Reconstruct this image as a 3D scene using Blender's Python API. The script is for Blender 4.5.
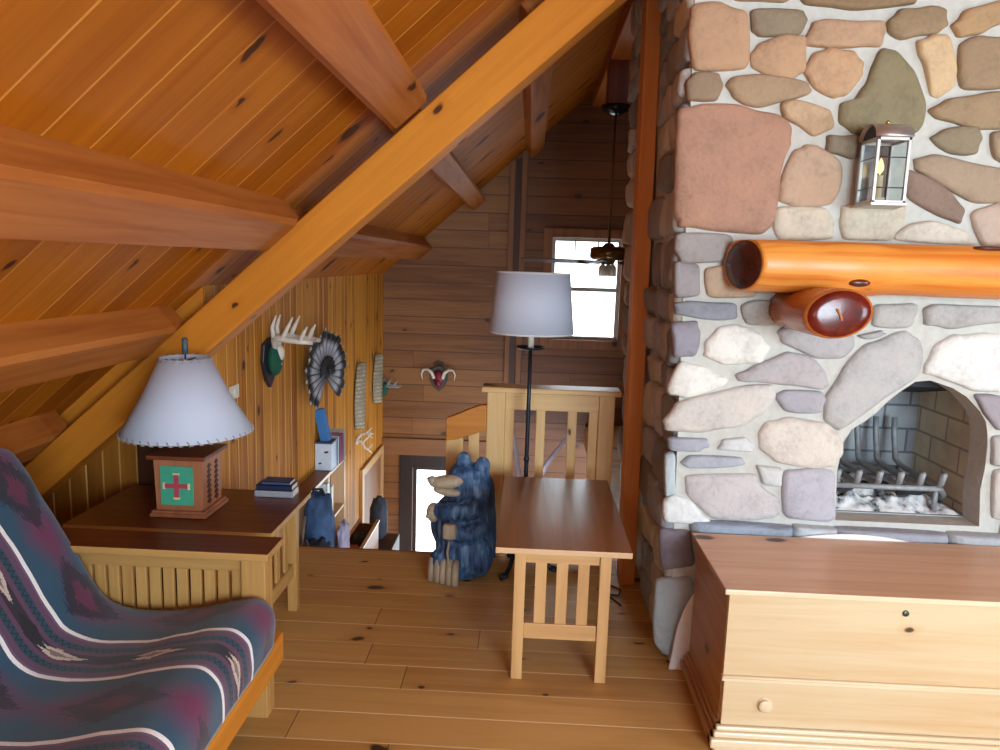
import bpy, bmesh, math, random
from mathutils import Vector, Matrix, noise
for o in list(bpy.data.objects): bpy.data.objects.remove(o, do_unlink=True)
C = bpy.context.scene.collection
random.seed(7)
R = math.radians
SC = bpy.context.scene
# ------------------------------------------------ camera
cam = bpy.data.cameras.new('camera'); camo = bpy.data.objects.new('camera', cam); C.objects.link(camo)
cam.sensor_width = 36.0; cam.lens = 740 / 1000 * 36.0; cam.clip_start = 0.02
rt = Vector((0.9986463827, 0.0419716476, 0.0307210520)); up = Vector((-0.0366764666, 0.1494240013, 0.9880927612)); fw = Vector((-0.0368814187, 0.9878820014, -0.1507611101))
camo.matrix_world = Matrix(((rt.x, up.x, -fw.x, 0), (rt.y, up.y, -fw.y, 0), (rt.z, up.z, -fw.z, 1.65), (0, 0, 0, 1)))
SC.camera = camo
# ------------------------------------------------ light
SC.view_settings.view_transform = 'Standard'; SC.view_settings.look = 'None'; SC.view_settings.gamma = 1; SC.view_settings.use_curve_mapping = False
SC.view_settings.exposure = 0.55
w = bpy.data.worlds.new('world'); SC.world = w; w.use_nodes = True
w.node_tree.nodes['Background'].inputs[0].default_value = (0.80, 0.90, 1.0, 1); w.node_tree.nodes['Background'].inputs[1].default_value = 4.0
def area(name, loc, rot, sx, sy, power, col):
    l = bpy.data.lights.new(name, 'AREA'); l.shape = 'RECTANGLE'; l.size = sx; l.size_y = sy; l.energy = power; l.color = col
    o = bpy.data.objects.new(name, l); C.objects.link(o); o.location = loc; o.rotation_euler = rot; return o
# daylight entering by the windows of the room behind and to the right of the camera
area('daylight_rear_window', (1.95, -2.62, 1.65), (R(90), 0, 0), 2.2, 1.6, 235, (0.72, 0.87, 1.0))
area('daylight_left_rear_window', (-0.9, -2.62, 1.45), (R(90), 0, 0), 1.0, 1.1, 5, (0.85, 0.92, 1.0))
area('daylight_right_window', (4.12, 0.3, 1.45), (R(90), 0, R(90)), 2.2, 1.2, 55, (0.74, 0.88, 1.0))
area('daylight_stair_window', (0.55, 7.78, 1.4), (R(-90), 0, 0), 0.65, 1.0, 3, (0.9, 0.95, 1.0))
area('daylight_lower_window', (-0.75, 7.78, -1.2), (R(-90), 0, 0), 0.8, 1.3, 4, (0.9, 0.95, 1.0))

# ------------------------------------------------ materials
def lin(c): return tuple((x / 255 / 12.92) if x / 255 <= 0.04045 else ((x / 255 + 0.055) / 1.055) ** 2.4 for x in c) + (1,)
class NT:
    def __init__(s, name):
        s.m = bpy.data.materials.new(name); s.m.use_nodes = True; s.t = s.m.node_tree; s.b = s.t.nodes['Principled BSDF']; s.out = s.t.nodes['Material Output']
    def n(s, typ, ins=None, **kw):
        x = s.t.nodes.new(typ)
        for k, v in kw.items(): setattr(x, k, v)
        for k, v in (ins or {}).items():
            if hasattr(v, 'links') or isinstance(v, bpy.types.NodeSocket): s.t.links.new(v, x.inputs[k])
            else: x.inputs[k].default_value = v
        return x
    def math(s, op, a, b=0.0, c=0.0):
        return s.n('ShaderNodeMath', {0: a, 1: b, 2: c}, operation=op).outputs[0]
    def mix(s, f, a, b, typ='MIX'):
        return s.n('ShaderNodeMix', {0: f, 6: a, 7: b}, data_type='RGBA', blend_type=typ).outputs[2]
    def ramp(s, f, stops):
        r = s.n('ShaderNodeValToRGB', {0: f}); e = r.color_ramp.elements
        while len(e) < len(stops): e.new(0.5)
        for q, (p, c) in zip(e, stops): q.position = p; q.color = c
        return r.outputs[0]
    def set(s, **kw):
        for k, v in kw.items():
            k = k.replace('_', ' ').title().replace('Ior', 'IOR')
            if isinstance(v, bpy.types.NodeSocket): s.t.links.new(v, s.b.inputs[k])
            else: s.b.inputs[k].default_value = v
        return s
    def bump(s, h, strength=0.3, dist=0.01):
        x = s.n('ShaderNodeBump', {'Height': h, 'Strength': strength, 'Distance': dist}); s.t.links.new(x.outputs[0], s.b.inputs['Normal'])
    def obj(s): return s.n('ShaderNodeTexCoord').outputs['Object']
def plain(name, c, rough=0.5, metal=0.0, var=0.12, scale=30, bump=0.0, **kw):
    t = NT(name); co = t.obj(); n = t.n('ShaderNodeTexNoise', {'Vector': co, 'Scale': scale, 'Detail': 4.0}).outputs[0]
    c1 = lin(c); d = tuple(x * (1 - var) for x in c1[:3]) + (1,); e = tuple(min(1, x * (1 + var)) for x in c1[:3]) + (1,)
    t.set(base_color=t.mix(n, d, e), roughness=rough, metallic=metal, **kw)
    if bump: t.bump(n, bump, 0.005)
    return t.m
def wood(name, c, dark=None, axis='x', seam=None, pitch=0.15, across='y', seamc=None, rough=0.35, knots=0.0, knotscale=3.0, var=0.25, seamw=0.03, knotc=(55, 22, 8), grain=0.35, slope=None, ends=0.0, spec=0.5):
    """grain runs along axis; boards of the given pitch across; seams show the pale or dark tongue between two boards"""
    t = NT(name); co = t.obj()
    if slope is not None:
        co = t.n('ShaderNodeVectorRotate', {'Vector': co, 'Angle': slope}, rotation_type='Y_AXIS').outputs[0]
    sx = t.n('ShaderNodeSeparateXYZ', {0: co}); ax = {'x': 0, 'y': 1, 'z': 2}
    A = sx.outputs[ax[axis]]; B = sx.outputs[ax[across]]
    if seam:
        q = t.math('DIVIDE', B, pitch); idx = t.math('FLOOR', q); fr = t.math('FRACT', q)
        wn = t.n('ShaderNodeTexWhiteNoise', {'W': idx}, noise_dimensions='1D').outputs[0]
        if ends:
            off = t.math('MULTIPLY', wn, 7.3); qa = t.math('DIVIDE', t.math('ADD', A, off), ends); ia = t.math('FLOOR', qa)
            wn = t.n('ShaderNodeTexWhiteNoise', {'W': t.math('ADD', t.math('MULTIPLY', ia, 17.13), idx)}, noise_dimensions='1D').outputs[0]
    else: wn = None
    sc = [22, 22, 22]; sc[ax[axis]] = 1.1
    mp = t.n('ShaderNodeMapping', {'Vector': co, 'Scale': sc})
    vec = mp.outputs[0]
    if wn is not None:
        vec = t.n('ShaderNodeVectorMath', {0: vec, 1: t.n('ShaderNodeCombineXYZ', {0: t.math('MULTIPLY', wn, 31.0), 1: t.math('MULTIPLY', wn, 17.0), 2: t.math('MULTIPLY', wn, 43.0)}).outputs[0]}, operation='ADD').outputs[0]
    g = t.n('ShaderNodeTexNoise', {'Vector': vec, 'Scale': 1.0, 'Detail': 5.0, 'Roughness': 0.6, 'Distortion': 0.6}).outputs[0]
    sc2 = [1.5, 1.5, 1.5]; sc2[ax[axis]] = 0.6
    big = t.n('ShaderNodeTexNoise', {'Vector': t.n('ShaderNodeMapping', {'Vector': co, 'Scale': sc2}).outputs[0], 'Scale': 1.6, 'Detail': 2.0}).outputs[0]
    c1 = lin(c); dk = lin(dark) if dark else tuple(x * 0.6 for x in c1[:3]) + (1,)
    f = t.math('ADD', t.math('MULTIPLY', t.math('SUBTRACT', g, 0.5), grain * 6), 0.35)
    f = t.math('ADD', f, t.math('MULTIPLY', t.math('SUBTRACT', big, 0.5), 0.8))
    if wn is not None: f = t.math('ADD', f, t.math('MULTIPLY', t.math('SUBTRACT', wn, 0.5), var * 3))
    f = t.n('ShaderNodeClamp', {0: f}).outputs[0]
    col = t.mix(f, c1, dk)
    if knots:
        oth = [k for k in (0, 1, 2) if k != ax[axis]]
        kv = t.n('ShaderNodeCombineXYZ', {0: t.math('MULTIPLY', A, knotscale * 0.55), 1: t.math('MULTIPLY', t.math('ADD', sx.outputs[oth[0]], sx.outputs[oth[1]]), knotscale), 2: 0.0}).outputs[0]
        kv = t.n('ShaderNodeVectorMath', {0: kv, 1: t.n('ShaderNodeVectorMath', {0: t.n('ShaderNodeTexNoise', {'Vector': co, 'Scale': 9.0}).outputs[1], 1: (0.22, 0.22, 0.22)}, operation='MULTIPLY').outputs[0]}, operation='ADD').outputs[0]
        vo = t.n('ShaderNodeTexVoronoi', {'Vector': kv, 'Scale': 1.0, 'Randomness': 1.0}, voronoi_dimensions='2D')
        sel = t.math('LESS_THAN', t.n('ShaderNodeSeparateColor', {0: vo.outputs['Color']}).outputs[0], knots)
        rad = t.math('POWER', t.n('ShaderNodeSeparateColor', {0: vo.outputs['Color']}).outputs[1], 3.0)
        rad = t.math('ADD', t.math('MULTIPLY', rad, 0.13), 0.045)
        k = t.n('ShaderNodeMapRange', {0: vo.outputs['Distance'], 1: rad, 2: t.math('MULTIPLY', rad, 0.6), 3: 0.0, 4: 1.0}).outputs[0]
        halo = t.n('ShaderNodeMapRange', {0: vo.outputs['Distance'], 1: t.math('MULTIPLY', rad, 2.6), 2: rad, 3: 0.0, 4: 0.45}).outputs[0]
        col = t.mix(t.math('MULTIPLY', halo, sel), col, dk)
        col = t.mix(t.math('MULTIPLY', t.math('MULTIPLY', k, sel), 0.92), col, lin(knotc))
    hgt = g
    if seam:
        e = t.math('MINIMUM', fr, t.math('SUBTRACT', 1.0, fr)); sm = t.n('ShaderNodeMapRange', {0: e, 1: seamw, 2: seamw * 0.5, 3: 0.0, 4: 1.0}).outputs[0]
        if seam == 'v':    # tongue showing on most boards only, brighter where the gap opened
            sm2 = t.math('MULTIPLY', sm, t.n('ShaderNodeMapRange', {0: t.n('ShaderNodeTexWhiteNoise', {'W': t.math('ROUND', q)}, noise_dimensions='1D').outputs[0], 1: 0.0, 2: 1.0, 3: 0.35, 4: 1.0}).outputs[0])
        else: sm2 = sm
        col = t.mix(sm2, col, lin(seamc))
        if ends:
            fa = t.math('FRACT', qa); se = t.math('LESS_THAN', fa, 0.002 / ends * 2); col = t.mix(t.math('MULTIPLY', se, 0.8), col, lin(knotc))
        hgt = t.math('SUBTRACT', t.math('MULTIPLY', g, 0.12), sm)
    rr = t.math('ADD', rough - 0.05, t.math('MULTIPLY', g, 0.12))
    t.set(base_color=col, roughness=rr, specular_ior_level=spec); t.bump(hgt, 0.35, 0.004 if seam else 0.0015)
    return t.m
AX = {}
def W(kind, axis):
    """one finish, with the grain turned along each piece"""
    key = (kind, axis)
    if key not in AX:
        P = {'orange': ((222, 146, 52), (190, 110, 30), .4, .25, 3.2), 'beam': ((186, 112, 50), (150, 78, 28), .55, .12, 2.5), 'pine': ((240, 200, 140), (214, 166, 100), .38, .12, 5.0),
             'oak': ((212, 166, 110), (184, 132, 80), .4, 0, 1), 'topbrown': ((158, 106, 66), (124, 78, 44), .3, .08, 4), 'darktop': ((112, 54, 26), (78, 34, 15), .3, .05, 4),
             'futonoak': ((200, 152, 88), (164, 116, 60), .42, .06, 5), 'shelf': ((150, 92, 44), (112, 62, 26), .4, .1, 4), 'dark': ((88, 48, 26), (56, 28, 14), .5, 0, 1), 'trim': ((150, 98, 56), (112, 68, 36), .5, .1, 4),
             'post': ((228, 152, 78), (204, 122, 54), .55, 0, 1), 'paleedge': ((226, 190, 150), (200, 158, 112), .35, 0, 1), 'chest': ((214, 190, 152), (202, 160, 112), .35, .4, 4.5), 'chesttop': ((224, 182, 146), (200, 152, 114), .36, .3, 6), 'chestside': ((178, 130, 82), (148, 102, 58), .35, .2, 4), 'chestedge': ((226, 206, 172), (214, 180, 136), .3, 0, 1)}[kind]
        AX[key] = wood(kind + '_' + axis, P[0], P[1], axis=axis, rough=P[2], knots=P[3], knotscale=P[4], spec=.2 if kind == 'beam' else .5)
    return AX[key]
MAT = {}
def M(name, *a, **k):
    if name not in MAT: MAT[name] = plain(name, *a, **k)
    return MAT[name]

# ------------------------------------------------ mesh helpers
OFF = {}
class B:
    def __init__(s): s.bm = bmesh.new(); s.mi = 0
    def _tag(s, faces):
        for f in faces: f.material_index = s.mi
    def box(s, x0, x1, y0, y1, z0, z1, rot=None, piv=None):
        vs = [s.bm.verts.new((x, y, z)) for x in (x0, x1) for y in (y0, y1) for z in (z0, z1)]
        fs = [s.bm.faces.new([vs[i] for i in q]) for q in ((0, 1, 3, 2), (4, 6, 7, 5), (0, 4, 5, 1), (2, 3, 7, 6), (0, 2, 6, 4), (1, 5, 7, 3))]
        s._tag(fs)
        if rot is not None:
            p = Vector(piv or ((x0 + x1) / 2, (y0 + y1) / 2, (z0 + z1) / 2))
            for v in vs: v.co = p + rot @ (v.co - p)
        return s
    def prism(s, pts, d, axis='y', a=0.0):
        """polygon (two coordinates) extruded from a to a+d along axis"""
        def P(p, t): return {'y': (p[0], t, p[1]), 'x': (t, p[0], p[1]), 'z': (p[0], p[1], t)}[axis]
        lo = [s.bm.verts.new(P(p, a)) for p in pts]; hi = [s.bm.verts.new(P(p, a + d)) for p in pts]; n = len(pts)
        fs = [s.bm.faces.new(lo), s.bm.faces.new(hi[::-1])] + [s.bm.faces.new((lo[i], hi[i], hi[(i + 1) % n], lo[(i + 1) % n])) for i in range(n)]
        s._tag(fs); return s
    def beam(s, p, q, u, v, taper=None):
        """bar from p to q whose section is the parallelogram spanned by u and v, starting at the given corner"""
        p, q, u, v = map(Vector, (p, q, u, v))
        c = [p, p + u, p + u + v, p + v]; e = [q, q + u, q + u + v, q + v]
        a = [s.bm.verts.new(x) for x in c]; b = [s.bm.verts.new(x) for x in e]
        s._tag([s.bm.faces.new(a), s.bm.faces.new(b[::-1])] + [s.bm.faces.new((a[i], b[i], b[(i + 1) % 4], a[(i + 1) % 4])) for i in range(4)]); return s
    def tube(s, pts, r, n=12, close=False, cap=True, flat=1.0):
        pts = [Vector(p) for p in pts]; m = len(pts)
        rs = r if isinstance(r, (list, tuple)) else [r] * m
        rings = []; prev = None
        for i, p in enumerate(pts):
            if close: t = pts[(i + 1) % m] - pts[i - 1]
            else: t = pts[min(i + 1, m - 1)] - pts[max(i - 1, 0)]
            t.normalize()
            if prev is None: prev = t.orthogonal().normalized()
            a = (prev - t * prev.dot(t)); a = a.normalized() if a.length > 1e-6 else t.orthogonal().normalized(); prev = a; b = t.cross(a)
            rings.append([s.bm.verts.new(p + (a * math.cos(k * 2 * math.pi / n) + b * flat * math.sin(k * 2 * math.pi / n)) * rs[i]) for k in range(n)])
        fs = []
        for i in range(m if close else m - 1):
            A, D = rings[i], rings[(i + 1) % m]
            for k in range(n): fs.append(s.bm.faces.new((A[k], A[(k + 1) % n], D[(k + 1) % n], D[k])))
        if cap and not close: fs += [s.bm.faces.new(rings[0][::-1]), s.bm.faces.new(rings[-1])]
        for f in fs: f.smooth = True
        s._tag(fs); return s
    def lathe(s, c, prof, n=32, axis='z'):
        """profile of (radius, height) pairs"""
        c = Vector(c); rings = []
        for r, h in prof:
            ring = []
            for k in range(n):
                a = 2 * math.pi * k / n; x, y = max(r, 1e-4) * math.cos(a), max(r, 1e-4) * math.sin(a)
                ring.append(s.bm.verts.new(c + Vector({'z': (x, y, h), 'y': (x, h, y), 'x': (h, x, y)}[axis])))
            rings.append(ring)
        fs = []
        for A, D in zip(rings, rings[1:]):
            for k in range(n): fs.append(s.bm.faces.new((A[k], A[(k + 1) % n], D[(k + 1) % n], D[k])))
        for f in fs: f.smooth = True
        s._tag(fs); return s
    def ball(s, c, r, sub=3, rot=None):
        r = r if isinstance(r, (tuple, list)) else (r, r, r)
        q = bmesh.ops.create_icosphere(s.bm, subdivisions=sub, radius=1.0)['verts']
        for v in q:
            p = Vector((v.co.x * r[0], v.co.y * r[1], v.co.z * r[2]))
            if rot is not None: p = rot @ p
            v.co = Vector(c) + p
        fs = {f for v in q for f in v.link_faces}
        for f in fs: f.smooth = True
        s._tag(fs); return s
    def sheet(s, f, nu, nv, thick=0.0):
        g = [[s.bm.verts.new(f(i / nu, j / nv)) for j in range(nv + 1)] for i in range(nu + 1)]
        fs = [s.bm.faces.new((g[i][j], g[i + 1][j], g[i + 1][j + 1], g[i][j + 1])) for i in range(nu) for j in range(nv)]
        for q in fs: q.smooth = True
        s._tag(fs); return s
    def done(s, name, mats, parent=None, bevel=0.0, solid=0.0, sub=0, smooth=False, recalc=True, seg=2):
        if recalc: bmesh.ops.recalc_face_normals(s.bm, faces=s.bm.faces)
        me = bpy.data.meshes.new(name)
        base = OFF.get(parent, Vector((0, 0, 0))) if parent is not None else s.base()
        for v in s.bm.verts: v.co -= base
        if smooth:
            for f in s.bm.faces: f.smooth = True
        s.bm.to_mesh(me); s.bm.free()
        o = bpy.data.objects.new(name, me); C.objects.link(o)
        for m in (mats if isinstance(mats, (list, tuple)) else [mats]): me.materials.append(m)
        if parent is not None: o.parent = bpy.data.objects[parent]
        else: o.location = base
        OFF[o.name] = base
        if solid:
            q = o.modifiers.new('solid', 'SOLIDIFY'); q.thickness = solid; q.offset = 0
        if bevel:
            q = o.modifiers.new('bevel', 'BEVEL'); q.width = bevel; q.segments = seg; q.limit_method = 'ANGLE'; q.angle_limit = R(35)
        if sub:
            q = o.modifiers.new('sub', 'SUBSURF'); q.levels = sub; q.render_levels = sub
        return o
    def base(s):
        # the world origin keeps wood grain and boards continuous; things get their own base through ONE()
        return getattr(s, '_b', Vector((0, 0, 0)))
def tag(o, label=None, cat=None, group=None, kind=None):
    if label: o['label'] = label
    if cat: o['category'] = cat
    if group: o['group'] = group
    if kind: o['kind'] = kind
    return o
def thing(name, loc, label, cat, group=None):
    o = bpy.data.objects.new(name, None); C.objects.link(o); o.location = loc; o.empty_display_size = 0.05
    OFF[o.name] = Vector(loc); tag(o, label, cat, group); return o.name
def one(b, name, loc, mats, label, cat, group=None, **k):
    b._b = Vector(loc); o = b.done(name, mats, None, **k); tag(o, label, cat, group); return o
def struct(b, name, mats, **k): return tag(b.done(name, mats, None, **k), kind='structure')
def wall_holes(b, u0, u1, z0, z1, holes, t0, t1, axis='y'):
    """slab between t0 and t1 on axis, with rectangular openings (u0,u1,z0,z1)"""
    us = sorted({u0, u1, *[h[i] for h in holes for i in (0, 1)]}); zs = sorted({z0, z1, *[h[i] for h in holes for i in (2, 3)]})
    for a, c in zip(us, us[1:]):
        for d, e in zip(zs, zs[1:]):
            if any(h[0] <= (a + c) / 2 <= h[1] and h[2] <= (d + e) / 2 <= h[3] for h in holes): continue
            if axis == 'y': b.box(a, c, t0, t1, d, e)
            else: b.box(t0, t1, a, c, d, e)
# ------------------------------------------------ room shell
SL = math.atan(0.89); XW = -1.51; YB = 7.6; RX, RZ = 0.62, 1.5 + 0.89 * (0.62 + 1.51)
def cz(x): return 1.5 + 0.89 * (x + 1.51)
ceil_m = wood('ceiling_boards', (184, 106, 20), (146, 74, 8), axis='x', across='y', seam='v', pitch=0.18, seamc=(218, 146, 66), rough=0.6, spec=.15, knots=0.6, knotscale=3.0, var=0.22, seamw=0.03, grain=0.2, slope=SL)
floor_m = wood('floor_boards', (206, 158, 92), (170, 120, 60), axis='x', across='y', seam='v', pitch=0.165, seamc=(240, 206, 156), rough=0.4, knots=0.6, knotscale=4.2, var=0.22, seamw=0.028, grain=0.25, ends=2.7, knotc=(52, 26, 18))
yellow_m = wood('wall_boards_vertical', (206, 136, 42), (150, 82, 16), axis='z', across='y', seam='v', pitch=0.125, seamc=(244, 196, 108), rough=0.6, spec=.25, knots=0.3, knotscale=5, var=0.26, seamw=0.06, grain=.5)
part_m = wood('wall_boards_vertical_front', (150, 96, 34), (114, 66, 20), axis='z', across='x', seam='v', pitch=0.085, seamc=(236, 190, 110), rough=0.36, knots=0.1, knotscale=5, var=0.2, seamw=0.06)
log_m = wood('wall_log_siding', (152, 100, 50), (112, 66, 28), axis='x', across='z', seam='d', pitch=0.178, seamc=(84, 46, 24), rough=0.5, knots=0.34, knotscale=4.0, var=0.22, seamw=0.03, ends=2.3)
dorm_m = wood('dormer_boards', (188, 112, 44), (146, 76, 24), axis='x', across='y', seam='d', pitch=0.18, seamc=(120, 66, 28), rough=0.4)

# floor with the stairwell cut out behind the railing
b = B(); b.box(-3.0, 4.2, -2.6, 4.0, -0.22, 0.0); b.box(0.62, 4.2, 4.0, YB, -0.22, 0.0)
struct(b, 'floor', floor_m)
b = B(); b.box(-1.51, -0.22, 3.995, 4.03, -0.2, -0.005)
struct(b, 'trim_1', W('trim', 'x'))
b = B(); b.box(-3.0, 4.2, 4.0, YB + .1, -2.7, -2.6)
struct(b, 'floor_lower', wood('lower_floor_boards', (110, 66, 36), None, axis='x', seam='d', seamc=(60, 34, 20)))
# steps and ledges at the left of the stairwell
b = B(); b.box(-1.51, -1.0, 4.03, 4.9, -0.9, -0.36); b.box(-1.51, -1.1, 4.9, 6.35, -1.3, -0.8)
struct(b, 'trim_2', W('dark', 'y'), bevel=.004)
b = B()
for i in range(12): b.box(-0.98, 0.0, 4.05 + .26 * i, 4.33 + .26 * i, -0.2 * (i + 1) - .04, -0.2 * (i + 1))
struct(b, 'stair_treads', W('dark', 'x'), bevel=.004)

# ceiling: the slope on the left, the low dormer pitch to the right of the ridge
ox = -1.51; n = (math.sin(SL), math.cos(SL))
b = B(); xa = -3.05
b.prism([(xa, cz(xa)), (RX, cz(RX)), (RX, cz(RX) + .07), (xa, cz(xa) + .07)], YB + 2.8, 'y', -2.7)
struct(b, 'ceiling', ceil_m)
b = B(); b.prism([(RX, cz(RX)), (4.3, cz(RX) - .25), (4.3, cz(RX) - .18), (RX, cz(RX) + .07)], YB + 2.8, 'y', -2.7)
struct(b, 'ceiling_dormer', dorm_m)

# left wall beyond the rafter (vertical boards), partition facing the camera and low wall behind the futon
b = B(); b.box(XW - .08, XW, 3.4, YB, -2.6, 1.62)
b.prism([(3.4, 1.4), (YB, 1.4), (YB, 1.5), (3.4, 1.5)], .01, 'x', XW - .05)
struct(b, 'wall_left', yellow_m)
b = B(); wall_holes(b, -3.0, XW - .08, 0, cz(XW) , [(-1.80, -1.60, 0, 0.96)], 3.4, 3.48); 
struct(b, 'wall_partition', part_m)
b = B(); b.box(-1.86, -1.60, 3.385, 3.43, 0.0, 0.98)  # separate panel of darker wood set against the partition
struct(b, 'partition_panel', wood('partition_panel_wood', (70, 36, 18), (48, 22, 10), axis='z', rough=.5), bevel=.003)
b = B(); b.box(-2.6, -2.52, -2.6, 3.4, 0, 0.66)
struct(b, 'wall_left_low', yellow_m)
# back wall, log siding, with the upper window and the lower window of the stairwell
UW = (0.205, 0.905, 0.885, 1.915); LW = (-1.18, -0.35, -2.1, -0.535)
b = B(); wall_holes(b, -3.0, -.19, -2.6, 3.6, [LW[:1] + (-.35,) + LW[2:]], YB, YB + .16)
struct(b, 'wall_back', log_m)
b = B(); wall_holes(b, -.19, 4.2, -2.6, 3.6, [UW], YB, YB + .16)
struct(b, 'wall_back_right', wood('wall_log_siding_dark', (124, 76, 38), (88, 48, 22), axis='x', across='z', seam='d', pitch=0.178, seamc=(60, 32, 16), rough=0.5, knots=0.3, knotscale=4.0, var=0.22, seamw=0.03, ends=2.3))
# the room behind the camera closes with a gable wall and a right wall, both with windows
plank2 = wood('rear_wall_boards', (196, 130, 62), (156, 92, 36), axis='x', across='z', seam='d', pitch=0.18, seamc=(110, 60, 26))
b = B(); wall_holes(b, -3.0, 4.2, 0, 3.6, [(0.85, 3.05, 0.8, 2.5), (-1.4, -0.4, 0.9, 2.0)], -2.6, -2.5)
struct(b, 'wall_rear', plank2)
b = B(); wall_holes(b, -2.5, YB, 0, 3.6, [(-0.8, 1.4, 0.85, 2.05)], 4.0, 4.1, 'x')
struct(b, 'wall_right', plank2)
# pair of vertical battens on the back wall, from stair rail height to the roof
for i, x in enumerate((-0.245, -0.125)):
    b = B(); b.box(x, x + .055, YB - .05, YB, 0.2, cz(x) + .02)
    struct(b, 'trim_%d' % (4 + i), W('trim', 'z'), bevel=.004)
b = B(); b.box(-0.19, -0.125, YB - .02, YB, 0.2, cz(-.19)); struct(b, 'trim_6', W('dark', 'z'))
b = B(); b.box(XW, -0.2, YB - .03, YB, -0.40, -0.22); struct(b, 'trim_7', W('trim', 'x'), bevel=.004)

glass = NT('window_glass'); gt = glass.n('ShaderNodeBsdfTransparent', {0: (0.93, 0.96, 0.96, 1)}); gg = glass.n('ShaderNodeBsdfGlossy', {'Roughness': 0.03})
glass.t.links.new(glass.n('ShaderNodeMixShader', {0: 0.06, 1: gt.outputs[0], 2: gg.outputs[0]}).outputs[0], glass.out.inputs[0]); glass = glass.m
def window(n, u0, u1, z0, z1, y, d, fm, casing=.09, rail=None, muntins=0, axis='y'):
    """double-hung window: casing on the room side, sash frame and glass in the opening"""
    P = (lambda b, a, c, t0, t1, e, f: b.box(a, c, min(t0, t1), max(t0, t1), e, f)) if axis == 'y' else (lambda b, a, c, t0, t1, e, f: b.box(min(t0, t1), max(t0, t1), a, c, e, f))
    b = B(); k = casing
    P(b, u0 - k, u0, y - .025 * d, y, z0 - k, z1 + k); P(b, u1, u1 + k, y - .025 * d, y, z0 - k, z1 + k)
    P(b, u0, u1, y - .025 * d, y, z1, z1 + k); P(b, u0, u1, y - .03 * d, y, z0 - k, z0)
    w = struct(b, 'window_%d' % n, fm[0], bevel=.004)
    b = B(); s = .035; t0, t1 = y + .03 * d, y + .07 * d
    P(b, u0, u0 + s, t0, t1, z0, z1); P(b, u1 - s, u1, t0, t1, z0, z1); P(b, u0 + s, u1 - s, t0, t1, z0, z0 + s); P(b, u0 + s, u1 - s, t0, t1, z1 - s, z1)
    if rail: P(b, u0 + s, u1 - s, t0, t1, rail - .02, rail + .02)
    for i in range(muntins):
        u = u0 + (u1 - u0) * (i + 1) / (muntins + 1); P(b, u - .006, u + .006, t0, t1, z1 - .16 if rail else z0, z1)
    b.done('window_frame', fm[1], w.name)
    b = B(); P(b, u0 + s, u1 - s, y + .045 * d, y + .05 * d, z0 + s, z1 - s); b.done('pane', glass, w.name)
window(1, *UW[:2], *UW[2:], YB, 1, (W('trim', 'z'), M('sash_white', (190, 186, 178), .5)), rail=1.40, muntins=2)
window(2, *LW[:2], *LW[2:], YB, 1, (M('dark_frame', (44, 26, 18), .5), M('dark_frame', (44, 26, 18), .5)), casing=.14)
window(3, 0.85, 3.05, 0.8, 2.5, -2.5, -1, (W('trim', 'z'), W('trim', 'x')), rail=1.6)
window(4, -1.4, -0.4, 0.9, 2.0, -2.5, -1, (W('trim', 'z'), W('trim', 'x')), rail=1.4)
window(5, -0.8, 1.4, 0.85, 2.05, 4.0, 1, (W('trim', 'z'), W('trim', 'y')), axis='x')
# framed access door in the left wall, low beside the stairs
b = B(); y0, y1, zt = 6.62, 7.45, -0.36
b.box(XW, XW + .03, y0 - .08, y0, -2.2, zt + .08); b.box(XW, XW + .03, y1, y1 + .08, -2.2, zt + .08); b.box(XW, XW + .03, y0, y1, zt, zt + .08)
dd = struct(b, 'door_2', W('oak', 'z'), bevel=.004)
b = B(); b.box(XW - .001, XW + .012, y0, y1, -2.2, zt); b.done('door_panel', W('trim', 'z'), dd.name)

# ------------------------------------------------ timber frame
u = Vector((math.cos(SL), 0, math.sin(SL))); nn = Vector((math.sin(SL), 0, -math.cos(SL)))   # up the slope, and into the room
def purlin(Bx, Bz, wd, y0, y1, label, mat, t0=False, t1=False):
    """log squared to the roof; Bx, Bz is the lower inner corner; the ends taper where they are housed in the rafter"""
    d = (cz(Bx) - Bz) * math.cos(SL); b = B(); st = []
    ys = [y0] + ([y0 + .03, y0 + .14] if t0 else []) + ([y1 - .14, y1 - .03] if t1 else []) + [y1]
    sc = [.72 if t0 else 1] + ([.74, 1] if t0 else []) + ([1, .74] if t1 else []) + [.72 if t1 else 1]
    rings = []
    for y, s in zip(ys, sc):
        base = Vector((Bx, y, Bz)) - nn * d; mid = base + u * wd / 2; q = wd / 2 * (0.55 + 0.45 * s); dd_ = d * s; c = .018
        P = [mid - u * q, mid - u * q + nn * (dd_ - c), mid - u * (q - c) + nn * dd_, mid + u * (q - c) + nn * dd_, mid + u * q + nn * (dd_ - c), mid + u * q]
        rings.append([b.bm.verts.new(p) for p in P])
    for A, D in zip(rings, rings[1:]):
        for k in range(6): b.bm.faces.new((A[k], A[(k + 1) % 6], D[(k + 1) % 6], D[k]))
    b.bm.faces.new(rings[0][::-1]); b.bm.faces.new(rings[-1])
    return one(b, 'roof_purlin', (0, 0, 0), mat, label, 'beam', 'purlins under the roof slope')
beam_m = W('beam', 'y')
Bs = [(-0.588, 2.165), (-1.13, 1.655), (-1.665, 1.185), (-2.215, .70)]
near = ['squared purlin high over the lamp, pale face, butting down onto the bright rafter', 'long heavy purlin running level along the left slope at eye height, near side of rafter', 'purlin above the lamp shade, second lowest on the left slope', 'lowest purlin, knotty end showing just above the futon back']
for (x, z), l in zip(Bs, near): purlin(x, z, .2 if z > 1 else .18, -2.5, 3.27, l, beam_m, t1=True)
purlin(-0.04, 2.69, .2, -2.5, 3.27, 'topmost near purlin crossing the top edge of the photo', beam_m, t1=True)
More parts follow.
